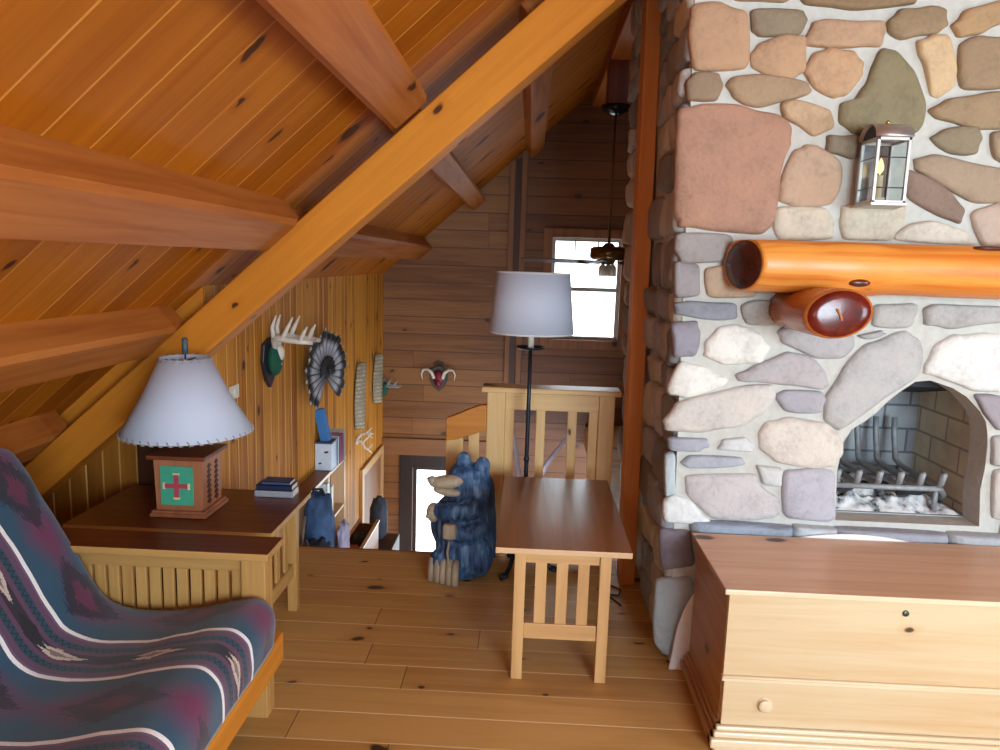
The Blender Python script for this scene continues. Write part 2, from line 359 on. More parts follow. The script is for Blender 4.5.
purlin(-0.60, 2.15, .17, 3.42, YB, 'short pale purlin end poking out below the bright rafter towards the log wall', beam_m, t0=True)
purlin(-1.16, 1.64, .2, 3.42, YB, 'purlin beyond the rafter along the top of the vertical board wall', beam_m, t0=True)
purlin(-0.03, 2.68, .17, 3.42, YB, 'two-faced purlin beyond the rafter, high in the dark gable', beam_m, t0=True)
b = B(); b.box(.54, .70, -2.5, YB, cz(.54) - .14, cz(.54) + .02)
one(b, 'ridge_beam', (0, 0, 0), beam_m, 'pale ridge beam at the very top behind the bright rafter', 'beam', bevel=.012)
# main rafter
def top(x): return 2.712 + .89 * x
def bot(x): return 2.46 + .868 * x
raf_m = wood('rafter_wood', (212, 134, 40), (184, 104, 26), axis='x', across='z', rough=.6, spec=.2, knots=.10, knotscale=4.5, slope=SL, grain=.25)
b = B(); xa, xb = -2.45, .52
b.prism([(xa, bot(xa)), (xb, bot(xb)), (xb, top(xb)), (xa, top(xa))], .17, 'y', 3.25)
one(b, 'roof_rafter', (0, 0, 0), raf_m, 'bright orange diagonal timber rafter rising from the lamp to the ridge', 'beam', bevel=.008)
b = B(); b.prism([(.522, 0), (.60, 0), (.56, 3.16), (.487, 3.16)], .15, 'y', 3.68)
one(b, 'support_post', (0, 0, 0), W('post', 'z'), 'orange upright timber post set against the side of the stone chimney', 'post', bevel=.006)
# sloping board that closes the strip between rafter and ceiling, left of the board wall
b = B(); b.prism([(-2.45, top(-2.45) - .05), (-1.515, top(-1.515) - .05), (-1.515, cz(-1.515)), (-2.45, cz(-2.45))], .012, 'y', 3.386); struct(b, 'trim_8', raf_m)
# ------------------------------------------------ stone chimney: field stones of the front face as (outline in metres x,z), colour
STONES = [
([(0.56,2.61),(0.66,2.62),(0.76,2.59),(0.78,2.4),(0.68,2.39),(0.58,2.39),(0.56,2.51)],(200, 150, 108)),
([(0.78,2.59),(0.81,2.6),(0.96,2.6),(0.98,2.57),(0.96,2.52),(0.82,2.51),(0.79,2.53)],(150, 128, 98)),
([(0.79,2.44),(0.82,2.48),(0.9,2.51),(0.98,2.51),(0.99,2.39),(0.95,2.36),(0.88,2.37),(0.8,2.4)],(200, 152, 108)),
([(0.99,2.51),(1.01,2.56),(1.06,2.57),(1.26,2.57),(1.27,2.54),(1.26,2.48),(1.14,2.48),(0.99,2.48)],(198, 152, 112)),
([(1.28,2.57),(1.32,2.61),(1.42,2.62),(1.48,2.61),(1.49,2.56),(1.45,2.53),(1.34,2.51),(1.29,2.53)],(165, 132, 92)),
([(0.95,2.65),(1.37,2.65),(1.36,2.63),(1.15,2.61),(0.98,2.62)],(150, 118, 78)),
([(0.69,2.66),(0.91,2.66),(0.91,2.64),(0.86,2.63),(0.73,2.63)],(185, 150, 110)),
([(1.51,2.56),(1.55,2.61),(1.68,2.65),(1.7,2.59),(1.68,2.57),(1.62,2.54),(1.54,2.52)],(188, 145, 95)),
([(1.39,2.5),(1.44,2.52),(1.5,2.52),(1.54,2.41),(1.54,2.35),(1.49,2.31),(1.46,2.32),(1.43,2.42)],(222, 182, 130)),
([(1.55,2.46),(1.55,2.49),(1.61,2.52),(1.73,2.52),(1.75,2.35),(1.57,2.34)],(165, 132, 95)),
([(0.99,2.39),(1.02,2.45),(1.08,2.47),(1.16,2.46),(1.2,2.42),(1.2,2.38),(1.15,2.31),(1.11,2.3),(1.04,2.33)],(208, 158, 112)),
([(0.56,2.34),(0.59,2.37),(0.67,2.37),(0.69,2.33),(0.67,2.28),(0.57,2.28)],(155, 125, 95)),
([(0.71,2.33),(0.73,2.36),(0.83,2.37),(1.0,2.35),(1.02,2.32),(0.99,2.3),(0.9,2.28),(0.83,2.26),(0.74,2.29)],(178, 142, 105)),
([(1.23,2.35),(1.25,2.44),(1.27,2.47),(1.32,2.46),(1.39,2.39),(1.44,2.29),(1.44,2.21),(1.42,2.18),(1.2,2.17),(1.14,2.21),(1.14,2.28),(1.19,2.29)],(145, 128, 88)),
([(0.92,2.27),(0.98,2.28),(1.09,2.25),(1.11,2.21),(1.11,2.19),(1.04,2.16),(0.96,2.21),(0.93,2.23)],(205, 165, 122)),
([(0.54,2.24),(0.62,2.26),(0.76,2.26),(0.9,2.23),(0.96,2.18),(0.96,2.12),(0.93,2.02),(0.92,1.83),(0.88,1.79),(0.69,1.8),(0.57,1.81),(0.55,1.85),(0.54,2.14)],(190, 135, 105)),
([(1.1,2.16),(1.2,2.16),(1.22,2.1),(1.19,2.08),(1.1,2.1)],(145, 125, 98)),
([(0.98,2.1),(1.02,2.12),(1.09,2.1),(1.15,2.06),(1.16,1.99),(1.13,1.91),(1.01,1.9),(0.94,1.92),(0.94,1.98)],(205, 165, 132)),
([(1.46,2.26),(1.53,2.3),(1.69,2.33),(1.75,2.32),(1.77,2.2),(1.63,2.2),(1.5,2.23)],(168, 135, 95)),
([(1.48,2.16),(1.53,2.19),(1.63,2.2),(1.66,2.16),(1.65,2.11),(1.56,2.11)],(150, 130, 98)),
([(1.7,2.18),(1.77,2.19),(1.78,2.07),(1.72,2.1)],(170, 142, 108)),
([(1.43,2.08),(1.51,2.1),(1.79,2.05),(1.8,1.94),(1.66,1.93),(1.5,2.01),(1.44,2.04)],(172, 145, 115)),
([(1.41,2.04),(1.47,2.02),(1.57,1.96),(1.63,1.9),(1.62,1.85),(1.54,1.88),(1.42,1.94)],(150, 120, 100)),
([(0.93,1.88),(0.96,1.89),(1.11,1.89),(1.15,1.84),(1.15,1.78),(0.96,1.77),(0.93,1.82)],(218, 200, 172)),
([(1.18,1.9),(1.22,1.91),(1.33,1.89),(1.41,1.91),(1.41,1.85),(1.37,1.78),(1.2,1.78),(1.18,1.84)],(215, 200, 172)),
([(1.38,1.78),(1.44,1.84),(1.53,1.85),(1.65,1.82),(1.7,1.77)],(222, 210, 188)),
([(1.66,1.89),(1.8,1.95),(1.82,1.77),(1.72,1.77)],(202, 175, 152)),
([(0.56,1.77),(0.59,1.78),(0.76,1.78),(0.78,1.71),(0.73,1.68),(0.59,1.67),(0.56,1.72)],(170, 162, 158)),
([(0.56,1.67),(0.65,1.66),(0.66,1.55),(0.57,1.54)],(165, 158, 160)),
([(0.68,1.65),(0.78,1.67),(0.87,1.67),(0.88,1.55),(0.7,1.54)],(200, 168, 135)),
([(0.57,1.51),(0.63,1.52),(0.8,1.52),(0.81,1.46),(0.68,1.46),(0.58,1.47)],(150, 156, 168)),
([(0.83,1.51),(0.89,1.53),(1.01,1.53),(1.02,1.45),(0.86,1.44)],(182, 182, 178)),
([(0.56,1.43),(0.66,1.44),(0.67,1.4),(0.66,1.31),(0.58,1.3)],(150, 145, 158)),
([(0.7,1.36),(0.75,1.42),(0.81,1.43),(0.91,1.4),(0.95,1.35),(0.92,1.29),(0.78,1.28),(0.7,1.31)],(240, 235, 222)),
([(0.57,1.18),(0.61,1.28),(0.7,1.26),(0.79,1.22),(0.77,1.19),(0.64,1.14),(0.58,1.15)],(242, 238, 226)),
([(0.83,1.24),(0.91,1.28),(1.02,1.33),(1.1,1.32),(1.17,1.26),(1.19,1.21),(1.16,1.19),(1.01,1.21),(0.85,1.21)],(188, 178, 178)),
([(0.56,1.04),(0.61,1.12),(0.86,1.19),(0.97,1.2),(0.99,1.16),(0.95,1.09),(0.86,1.03),(0.71,1.0),(0.57,1.0)],(215, 205, 195)),
([(0.99,1.16),(1.03,1.18),(1.16,1.18),(1.18,1.15),(1.17,1.1),(1.04,1.1)],(172, 168, 176)),
([(0.94,1.0),(0.97,1.05),(1.05,1.07),(1.2,1.05),(1.26,1.01),(1.27,0.93),(1.24,0.88),(1.17,0.87),(1.02,0.89),(0.95,0.94)],(226, 212, 196)),
([(1.32,1.37),(1.41,1.41),(1.47,1.43),(1.52,1.4),(1.54,1.33),(1.53,1.26),(1.42,1.18),(1.28,1.05),(1.25,1.03),(1.19,1.07),(1.19,1.17),(1.25,1.28)],(190, 186, 182)),
([(0.98,1.41),(1.01,1.43),(1.1,1.43),(1.26,1.41),(1.27,1.36),(1.23,1.32),(1.13,1.32),(1.0,1.37)],(182, 176, 176)),
([(1.29,1.41),(1.37,1.43),(1.39,1.42),(1.33,1.4)],(175, 172, 172)),
([(1.34,1.45),(1.34,1.53),(1.5,1.54),(1.48,1.45)],(186, 182, 176)),
([(1.53,1.52),(1.57,1.54),(1.83,1.54),(1.84,1.48),(1.64,1.45),(1.54,1.46)],(182, 178, 172)),
([(1.56,1.3),(1.59,1.38),(1.65,1.42),(1.75,1.43),(1.85,1.42),(1.88,1.21),(1.75,1.21),(1.65,1.25),(1.56,1.27)],(232, 228, 220)),
([(0.58,0.97),(0.73,0.97),(0.74,0.94),(0.7,0.92),(0.59,0.92)],(168, 172, 184)),
([(0.78,0.93),(0.8,0.97),(0.88,0.98),(0.92,0.95),(0.91,0.93)],(215, 216, 216)),
([(0.64,0.87),(0.67,0.9),(0.87,0.9),(0.89,0.87),(0.67,0.85)],(172, 177, 188)),
([(0.66,0.81),(0.73,0.82),(0.93,0.83),(0.96,0.78),(1.03,0.74),(1.04,0.66),(0.84,0.64),(0.77,0.65),(0.67,0.74)],(206, 196, 194)),
([(1.05,0.85),(1.17,0.86),(1.25,0.85),(1.27,0.67),(1.24,0.65),(1.07,0.66)],(190, 184, 194)),
([(0.58,0.7),(0.62,0.73),(0.69,0.7),(0.77,0.63),(0.74,0.62),(0.59,0.62)],(236, 236, 232)),
([(0.94,0.87),(1.04,0.86),(1.04,0.79),(0.97,0.8)],(208, 208, 204)),
([(0.57,0.89),(0.61,0.9),(0.62,0.74),(0.58,0.73)],(188, 202, 208)),
([(1.76,1.19),(1.87,1.18),(1.9,1.06),(1.86,1.06),(1.81,1.12)],(160, 150, 156)),
([(1.85,1.02),(1.9,1.03),(1.92,0.91),(1.86,0.92)],(185, 178, 175)),
([(1.87,0.88),(1.92,0.89),(1.95,0.69),(1.89,0.7)],(200, 190, 180)),
([(0.57,0.58),(0.69,0.58),(0.72,0.44),(0.59,0.41)],(132, 122, 134)),
([(0.57,0.36),(0.71,0.38),(0.74,0.24),(0.72,0.14),(0.67,0.02),(0.58,0.08),(0.57,0.23)],(176, 186, 192)),
]
OPEN = [(1.28, 0.67), (1.263, 0.861), (1.282, 1.016), (1.38, 1.088), (1.447, 1.169), (1.554, 1.252), (1.713, 1.203), (1.818, 1.101), (1.839, 1.014), (1.843, 0.906), (1.835, 0.806), (1.849, 0.691)]
YC = 2.95
def cl(z): return 0.622 - 0.027 * z          # left corner of the front face leans a little
stone_t = NT('field_stone')
att = stone_t.n('ShaderNodeAttribute', attribute_name='tone').outputs['Color']; co = stone_t.obj()
n1 = stone_t.n('ShaderNodeTexNoise', {'Vector': co, 'Scale': 9.0, 'Detail': 6.0, 'Roughness': .65}).outputs[0]; n2 = stone_t.n('ShaderNodeTexNoise', {'Vector': co, 'Scale': 60.0, 'Detail': 4.0}).outputs[0]
v = stone_t.math('ADD', stone_t.math('MULTIPLY', n1, .75), stone_t.math('MULTIPLY', n2, .35))
g = stone_t.n('ShaderNodeCombineColor', {0: v, 1: v, 2: v}).outputs[0]
stone_t.set(base_color=stone_t.mix(.75, att, stone_t.mix(1.0, att, stone_t.ramp(v, [(.3, (.62, .58, .55, 1)), (.55, (1, 1, 1, 1)), (.75, (1.18, 1.12, 1.05, 1))]), 'MULTIPLY')), roughness=.8)
stone_t.bump(stone_t.math('ADD', n1, stone_t.math('MULTIPLY', n2, .35)), .5, .02)
mort = NT('mortar'); co = mort.obj(); mn = mort.n('ShaderNodeTexNoise', {'Vector': co, 'Scale': 30.0, 'Detail': 5.0}).outputs[0]
mort.set(base_color=mort.mix(mn, lin((180, 176, 166)), lin((208, 206, 198))), roughness=.9); mort.bump(mn, .4, .01)
def chaikin(p, k=2, w=.22):
    for _ in range(k):
        q = []
        for i in range(len(p)):
            a, c = Vector(p[i]), Vector(p[(i + 1) % len(p)]); q += [a * (1 - w) + c * w, a * w + c * (1 - w)]
        p = q
    return p
def stone(bm, lay, poly, col, place, h, seed=0, grow=.009):
    """pillow-shaped stone on an outline: place(u, v, height) gives the world point"""
    P0 = [Vector(q) for q in poly]; c0 = sum(P0, Vector((0, 0))) / len(P0); P0 = [q + (q - c0).normalized() * grow for q in P0]
    P0 = [q for k_, a_ in enumerate(P0) for q in (a_, a_.lerp(P0[(k_ + 1) % len(P0)], .5) + Vector((random.Random(seed * 31 + k_).uniform(-.007, .007), random.Random(seed * 37 + k_).uniform(-.007, .007))))]
    p = chaikin(P0, 2, .2); c = sum(p, Vector((0, 0))) / len(p); rng = random.Random(seed)
    tx, ty = rng.uniform(-.25, .25), rng.uniform(-.25, .25); rings = []
    size = max((q - c).length for q in p)
    for s, hh in ((1.0, -.3), (.985, .35), (.93, .72), (.8, .93), (.55, 1.0), (.25, 1.02)):
        ring = []
        for q in p:
            r = c + (q - c) * s; nz = noise.noise(Vector((r.x * 9, r.y * 9, seed * 3.1))) * .22 + noise.noise(Vector((r.x * 25, r.y * 25, seed))) * .08
            ring.append(bm.verts.new(place(r.x, r.y, h * (hh + (nz + (tx * (r.x - c.x) + ty * (r.y - c.y)) / size) * (1 if hh > .5 else .3)))))
        rings.append(ring)
    m = len(p); fs = []
    for A, D in zip(rings, rings[1:]):
        for k in range(m): fs.append(bm.faces.new((A[k], A[(k + 1) % m], D[(k + 1) % m], D[k])))
    cv = bm.verts.new(place(c.x, c.y, h * 1.0))
    for k in range(m): fs.append(bm.faces.new((rings[-1][k], rings[-1][(k + 1) % m], cv)))
    g_ = sum(col) / 3; cc = lin(tuple((k_ * .8 + g_ * .2) * .95 for k_ in col))
    for f in fs:
        f.smooth = True
        for l in f.loops: l[lay] = cc
def rows(u0, u1, v0, v1, hmin, hmax, lmin, lmax, rng, gap=.02, skip=None):
    """irregular coursed field stones covering a rectangle"""
    v = v0; out = []
    while v < v1 - hmin * .5:
        h = min(rng.uniform(hmin, hmax), v1 - v); uu = u0
        while uu < u1 - lmin * .4:
            L = rng.uniform(lmin, lmax)
            if u1 - (uu + L) < lmin * .6: L = u1 - uu
            a, c, d, e = uu + gap / 2, uu + L - gap / 2, v + gap / 2, v + h - gap / 2; J = lambda k: rng.uniform(-k, k)
            k = min(h, L) * .16; P = [(a + abs(J(k)), d + abs(J(k))), ((a + c) / 2, d + J(k) * .3), (c - abs(J(k)), d + abs(J(k))), (c + J(k) * .2, (d + e) / 2), (c - abs(J(k)), e - abs(J(k))), ((a + c) / 2 + J(k), e + J(k) * .3), (a + abs(J(k)), e - abs(J(k))), (a + J(k) * .2, (d + e) / 2)]
            if not (skip and skip((a + c) / 2, (d + e) / 2)): out.append(P)
            uu += L
        v += h
    return out
ch = thing('stone_fireplace', (1.6, 2.95, 0), 'tall field-stone fireplace chimney with pale mortar, right of the room', 'fireplace')
XR, ZT, YE = 2.75, 3.30, 4.45
# mortar body: front skin with the arched opening, left side, right side, back
b = B(); bm = b.bm
outer = [(cl(0) + .022, 0), (XR, 0), (XR, ZT - .16), (cl(ZT) + .022, ZT - .16)]
mid_ = [OPEN[1]]
for a_, c_ in zip(OPEN[1:-1], OPEN[2:-1]): mid_ += [(a_[0] * .78 + c_[0] * .22, a_[1] * .78 + c_[1] * .22), (a_[0] * .22 + c_[0] * .78, a_[1] * .22 + c_[1] * .78)]
hole = [(1.275, .652)] + mid_ + [OPEN[-2], (1.85, .652)]
def loop(pts):
    vs = [bm.verts.new((x, YC, z)) for x, z in pts]; return vs, [bm.edges.new((vs[i], vs[(i + 1) % len(vs)])) for i in range(len(vs))]
ov, oe = loop(outer); hv, he = loop(hole)
bmesh.ops.triangle_fill(bm, edges=oe + he, use_beauty=True)
bv = [bm.verts.new((v.co.x, YC + .12, v.co.z)) for v in hv]
for i in range(len(hv)): bm.faces.new((hv[i], hv[(i + 1) % len(hv)], bv[(i + 1) % len(hv)], bv[i]))
bk = [bm.verts.new((x, YE, z)) for x, z in outer]
for i in range(4): bm.faces.new((ov[i], ov[(i + 1) % 4], bk[(i + 1) % 4], bk[i]))
bm.faces.new(bk)
b.done('mortar_body', mort.m, ch)
# stones of the front face
b = B(); lay = b.bm.loops.layers.float_color.new('tone'); rng = random.Random(3)
front = lambda x, z, h: Vector((x, YC - h, z))
for i, (p, c) in enumerate(STONES): stone(b.bm, lay, p, c, front, .026, i)
tones = [(172, 140, 108), (200, 160, 120), (150, 130, 104), (190, 175, 160), (160, 150, 150), (205, 190, 170)]
for r in (rows(1.925, XR - .01, 0.03, 2.62, .12, .26, .2, .4, rng), rows(.60, XR - .01, 2.66, ZT - .17, .12, .26, .2, .42, rng), rows(1.0, 1.96, .03, .54, .12, .22, .2, .4, rng)):
    for i, p in enumerate(r): stone(b.bm, lay, p, rng.choice(tones), front, .03, 100 + i)
b.done('front_stones', stone_t.m, ch, recalc=True)
# stones of the left side, seen edge-on; corner stones stand proud
b = B(); lay = b.bm.loops.layers.float_color.new('tone'); rng = random.Random(11)
dark = [(186, 180, 172), (150, 144, 138), (200, 186, 164), (176, 174, 180), (196, 184, 176), (138, 132, 130), (212, 200, 180), (160, 160, 168)]
for i, p in enumerate(rows(2.955, YE, 0.0, ZT - .17, .09, .24, .12, .34, rng, gap=.004, skip=lambda a, c: 3.62 < a < 3.90)):
    stone(b.bm, lay, p, rng.choice(dark), lambda y, z, h: Vector((cl(z) + .03 - h - (.02 if y > 3.86 else 0), y, z)), rng.uniform(.03, .055), 300 + i, .004)
b.done('side_stones', stone_t.m, ch, recalc=True)
# hearth ledge: long narrow slabs
b = B(); lay = b.bm.loops.layers.float_color.new('tone')
for i, (x0, x1, c) in enumerate(((.69, 1.10, (150, 164, 184)), (1.10, 1.27, (196, 206, 212)), (1.27, 1.72, (158, 160, 172)), (1.72, 2.2, (176, 180, 186)))):
    P = [(x0 + .008, .575), (x1 - .008, .572), (x1 - .004, .60), (x1 - .01, .625), (x0 + .01, .63), (x0 + .004, .60)]
    stone(b.bm, lay, P, c, front, .055, 500 + i)
b.done('hearth_ledge', stone_t.m, ch)
# firebox
def brick(name, c1, c2, m, sw, rotx=None):
    t = NT(name); co = t.obj(); s = t.n('ShaderNodeSeparateXYZ', {0: co})
    vec = t.n('ShaderNodeCombineXYZ', {0: s.outputs[sw[0]], 1: s.outputs[sw[1]], 2: 0.0}).outputs[0]
    br = t.n('ShaderNodeTexBrick', {'Vector': vec, 'Color1': lin(c1), 'Color2': lin(c2), 'Mortar': lin(m), 'Scale': 1.0, 'Mortar Size': .006, 'Brick Width': .23, 'Row Height': .115})
    soot = t.n('ShaderNodeTexNoise', {'Vector': co, 'Scale': 5.0, 'Detail': 4.0}).outputs[0]
    t.set(base_color=t.mix(t.n('ShaderNodeMapRange', {0: soot, 1: .42, 2: .7, 3: 0.0, 4: .35}).outputs[0], br.outputs[0], lin((58, 58, 62))), roughness=.85); t.bump(br.outputs[1], -.3, .01); return t.m
fb_side = brick('firebrick_side', (238, 222, 190), (226, 212, 184), (176, 166, 148), (1, 2)); fb_back = brick('firebrick_back', (176, 178, 180), (150, 154, 160), (110, 112, 118), (0, 2))
b = B(); b.box(1.17, 1.95, 3.06, 3.62, .60, .655); b.done('firebox_floor', M('hearth_slab', (176, 182, 188), .8, var=.2, scale=12), ch)
b = B(); b.box(1.87, 1.95, 3.06, 3.55, .65, 1.35); b.done('firebrick_side', fb_side, ch)
b = B(); b.box(1.17, 1.25, 3.06, 3.55, .65, 1.35); b.done('firebrick_side', fb_side, ch)
b = B(); b.box(1.17, 1.95, 3.55, 3.62, .65, 1.35); b.done('firebrick_back', fb_back, ch)
b = B(); b.box(1.17, 1.95, 3.06, 3.62, 1.35, 1.4); b.prism([(3.08, 1.195), (3.55, 1.10), (3.55, 1.35), (3.08, 1.35)], .62, 'x', 1.25); b.done('smoke_shelf', M('soot_black', (22, 26, 38), .6), ch)
b = B(); P = [(1.50 + .10 * math.cos(a), 1.03 + .10 * math.sin(a)) for a in [math.pi * k / 12 for k in range(13)]] ; b.prism(P + [(1.40, .98), (1.60, .98)], .03, 'y', 3.52); b.done('fireback', M('cast_iron_blue', (74, 80, 96), .55, .3), ch, bevel=.004)

# grate
gr = thing('fire_grate', (1.5, 3.2, .655), 'sooty iron fire grate with curved bars inside the fireplace', 'grate')
iron = M('grate_iron', (150, 152, 154), .6, .3, var=.4)
b = B(); b.tube([(1.22, 3.04, .775), (1.68, 3.04, .775), (1.74, 3.06, .77), (1.79, 3.12, .73), (1.82, 3.2, .68)], .012, 8); b.tube([(1.24, 3.42, .76), (1.76, 3.42, .76)], .012, 8); b.done('cross_bar', iron, gr)
for i in range(6):
    x = 1.30 + .085 * i; b = B(); b.tube([(x - .01, 3.0, .85), (x - .002, 3.03, .80), (x, 3.06, .785), (x, 3.36, .785), (x, 3.42, .80), (x, 3.46, .92), (x, 3.47, .99)], .013, 8); b.done('grate_bar', iron, gr)
for x in (1.26, 1.74):
    for y in (3.09, 3.4):
        b = B(); b.tube([(x, y, .655), (x, y, .775)], .011, 8); b.done('leg', iron, gr)
rng = random.Random(5); ash_t = NT('ash'); co = ash_t.obj(); an = ash_t.n('ShaderNodeTexNoise', {'Vector': co, 'Scale': 22.0, 'Detail': 5.0}).outputs[0]
ash_t.set(base_color=ash_t.ramp(an, [(.36, lin((50, 52, 58))), (.45, lin((190, 190, 192))), (.58, lin((240, 238, 236)))]), roughness=.95)
b = B()
def ashf(a, c):
    x = 1.24 + .6 * a; y = 3.07 + .45 * c; e = min(a, 1 - a, c, 1 - c) * 6; e = min(1, e)
    return Vector((x, y, .657 + e * (.045 + .05 * noise.noise(Vector((x * 14, y * 14, 0))) + .02 * noise.noise(Vector((x * 40, y * 40, 2))))))
b.sheet(ashf, 70, 50); o = one(b, 'ash_heap', (0, 0, 0), ash_t.m, 'heap of pale ash and charcoal under the fire grate', 'ash', recalc=False); tag(o, kind='stuff')
for i, (x, y, a) in enumerate(((1.38, 3.14, .4), (1.56, 3.2, -.5), (1.66, 3.12, .1))):
    b = B(); d = Vector((math.cos(a), math.sin(a), .1)) * .07; c = Vector((x, y, .735)); b.tube([c - d, c - d * .3 + Vector((0, 0, .01)), c + d * .4, c + d], [.012, .02, .018, .008], 8)
    one(b, 'charred_log', c, M('charcoal', (34, 34, 38), .9, var=.5, bump=.5), 'charred log stub among the ash, %s' % ('left one', 'middle one', 'right one')[i], 'charred wood', 'charred stubs in the ashes')

# mantel: peeled log with dark sawn end, on a short corbel log that points into the room
mw = wood('mantel_log_wood', (232, 152, 66), (206, 108, 32), axis='x', across='z', rough=.36, knots=.6, knotscale=3.0, grain=.6, knotc=(70, 24, 10))
mt = thing('log_mantel', (1.6, 2.8, 1.65), 'glossy orange peeled-log mantel shelf with a dark sawn end', 'mantel')
b = B(); N = 24; xs = [.785, .80] + [.86 + .09 * i for i in range(20)]; rings = []
for i, x in enumerate(xs):
    rr = (.098, .1)[i] if i < 2 else .1 + .006 * noise.noise(Vector((x * 4, 1, 1)))
    if 1.10 < x < 1.3: rr += .008
    ring = []
    for k in range(N):
        a = 2 * math.pi * k / N; y, z = math.cos(a) * rr * 1.0, math.sin(a) * rr
        z = min(z, .088); lean = -.03 * (1 if i < 2 else 0)
        xx = x + (.045 * (y / .1) * -1 if i < 3 else 0)      # the end is cut on the skew, facing the room a little
        ring.append(b.bm.verts.new((xx, 2.81 + y, 1.672 + z)))
    rings.append(ring)
for A, D in zip(rings, rings[1:]):
    for k in range(N): f = b.bm.faces.new((A[k], A[(k + 1) % N], D[(k + 1) % N], D[k])); f.smooth = True
f = b.bm.faces.new(rings[-1]); f = b.bm.faces.new(rings[0][::-1])
b.done('log', mw, mt)
endm = wood('log_end_grain', (78, 32, 22), (46, 18, 14), axis='y', rough=.25, grain=.5)
b = B(); b.lathe((.786, 2.81, 1.669), [(0, -.010), (.05, -.009), (.088, -.005), (.093, .004)], 28, 'x')
for v in b.bm.verts: v.co.x -= .45 * (v.co.y - 2.81); v.co.z = min(v.co.z, 1.672 + .086)
b.done('sawn_end', endm, mt)
b = B(); b.ball((1.175, 2.722, 1.617), (.04, .016, .016)); b.done('branch_knot', M('knot_dark', (92, 36, 14), .3, var=.4), mt)
b = B(); b.ball((1.64, 2.745, 1.752), (.07, .03, .010)); b.done('branch_knot', M('knot_dark', (92, 36, 14), .3, var=.4), mt)
cb = thing('corbel_log', (1.04, 2.75, 1.5), 'short dark-ended log bracket sticking out beneath the mantel', 'log bracket')
b = B(); b.tube([(1.04, 2.97, 1.512), (1.04, 2.75, 1.512), (1.045, 2.57, 1.512), (1.045, 2.55, 1.512)], [.096, .098, .1, .097], 28)
for v in b.bm.verts: v.co.x = 1.045 + (v.co.x - 1.045) * 1.16; v.co.z = 1.512 + (v.co.z - 1.512) * .86 + .25 * (v.co.x - 1.045) * .35
b.done('log', wood('corbel_log_wood', (196, 112, 50), (150, 74, 30), axis='y', rough=.25, knots=.1), cb)
b = B(); b.lathe((1.045, 2.548, 1.512), [(0, -.01), (.06, -.009), (.088, -.004), (.093, .006)], 28, 'y')
for v in b.bm.verts: v.co.x = 1.045 + (v.co.x - 1.045) * 1.16; v.co.z = 1.512 + (v.co.z - 1.512) * .86 + .25 * (v.co.x - 1.045) * .35
b.done('sawn_end', wood('corbel_end_grain', (112, 30, 20), (70, 16, 12), axis='y', rough=.2, grain=.5), cb)
b = B(); b.tube([(1.03, 2.536, 1.53), (1.045, 2.534, 1.505), (1.05, 2.536, 1.49)], .004, 6); b.done('drying_crack', M('crack_tan', (190, 120, 70), .5), cb)
# wall lantern
ln = thing('wall_lantern', (1.26, 2.85, 1.9), 'tin candle lantern with glass panes hung on the chimney above the mantel', 'lantern')
tin = M('tin', (186, 180, 176), .4, .8, var=.2); dk = M('tin_dark', (70, 66, 64), .4, .8)
x0, x1, y0, y1, z0, z1 = 1.205, 1.325, 2.76, 2.90, 1.90, 2.13
b = B(); t = .012
for x in (x0, x1 - t):
    for y in (y0, y1 - t): b.box(x, x + t, y, y + t, z0, z1)
for z in (z0, z1 - t): b.box(x0, x1, y0, y0 + t, z, z + t); b.box(x0, x1, y1 - t, y1, z, z + t); b.box(x0, x0 + t, y0, y1, z, z + t); b.box(x1 - t, x1, y0, y1, z, z + t)
b.box(x0 - .004, x1 + .004, y0 - .004, y1, z0 - .008, z0 + .004)
b.done('frame', tin, ln, bevel=.002)
b = B(); b.box(x0, x1, y1, y1 + .008, z0, z1 + .05); b.tube([(x0 + .06, y1 + .004, z1 + .04), (x0 + .06, y1 + .06, z1 + .04)], .004, 6); b.done('back_plate', M('tin_back', (150, 146, 146), .2, .9), ln)
b = B()
def roof(a, c): an = math.pi * c; return Vector((x0 - .006 + a * (x1 - x0 + .012), (y0 + y1) / 2 + .068 * math.cos(an), z1 + .052 * math.sin(an)))
b.sheet(roof, 2, 16); b.done('curved_hood', tin, ln, solid=.003)
b = B(); b.prism([((y0 + y1) / 2 + .06 * math.cos(math.pi * k / 12), z1 + .044 * math.sin(math.pi * k / 12)) for k in range(13)], .004, 'x', x0 + .004); b.done('hood_end', M('soot_black', (22, 26, 38), .6), ln)
b = B(); b.ball(((x0 + x1) / 2 - .01, y0 + .05, z1 + .056), .008, 2); b.done('finial', M('brass_bright', (220, 170, 90), .2, 1), ln)
b = B()
for z in (1.955, 2.06):
    b.tube([(x0 + .01, y0 + .003, z), (x1 - .01, y0 + .003, z)], .002, 6); b.tube([(x0 + .003, y0 + .01, z), (x0 + .003, y1 - .01, z)], .002, 6)
    b.done('guard_wire', dk, ln); b = B()
b.bm.free()
b = B(); b.box(x0 + t, x1 - t, y0 + .006, y0 + .008, z0 + t, z1 - t); b.box(x0 + .006, x0 + .008, y0 + t, y1 - t, z0 + t, z1 - t); b.box(x1 - .008, x1 - .006, y0 + t, y1 - t, z0 + t, z1 - t); b.done('glass', glass, ln)
b = B(); b.lathe(((x0 + x1) / 2 - .01, (y0 + y1) / 2, z0 + .004), [(0, 0), (.024, 0), (.026, .02), (.013, .022), (.013, .10), (0, .102)], 16); b.done('candle', M('candle_wax', (240, 226, 190), .5), ln)
b = B(); b.lathe(((x0 + x1) / 2 - .01, (y0 + y1) / 2, z0 + .106), [(0, 0), (.011, .015), (.012, .03), (.006, .05), (0, .062)], 12)
bt = NT('bulb'); bt.set(base_color=lin((250, 220, 140)), emission_color=lin((255, 220, 140)), emission_strength=1.2); b.done('flame_bulb', bt.m, ln)
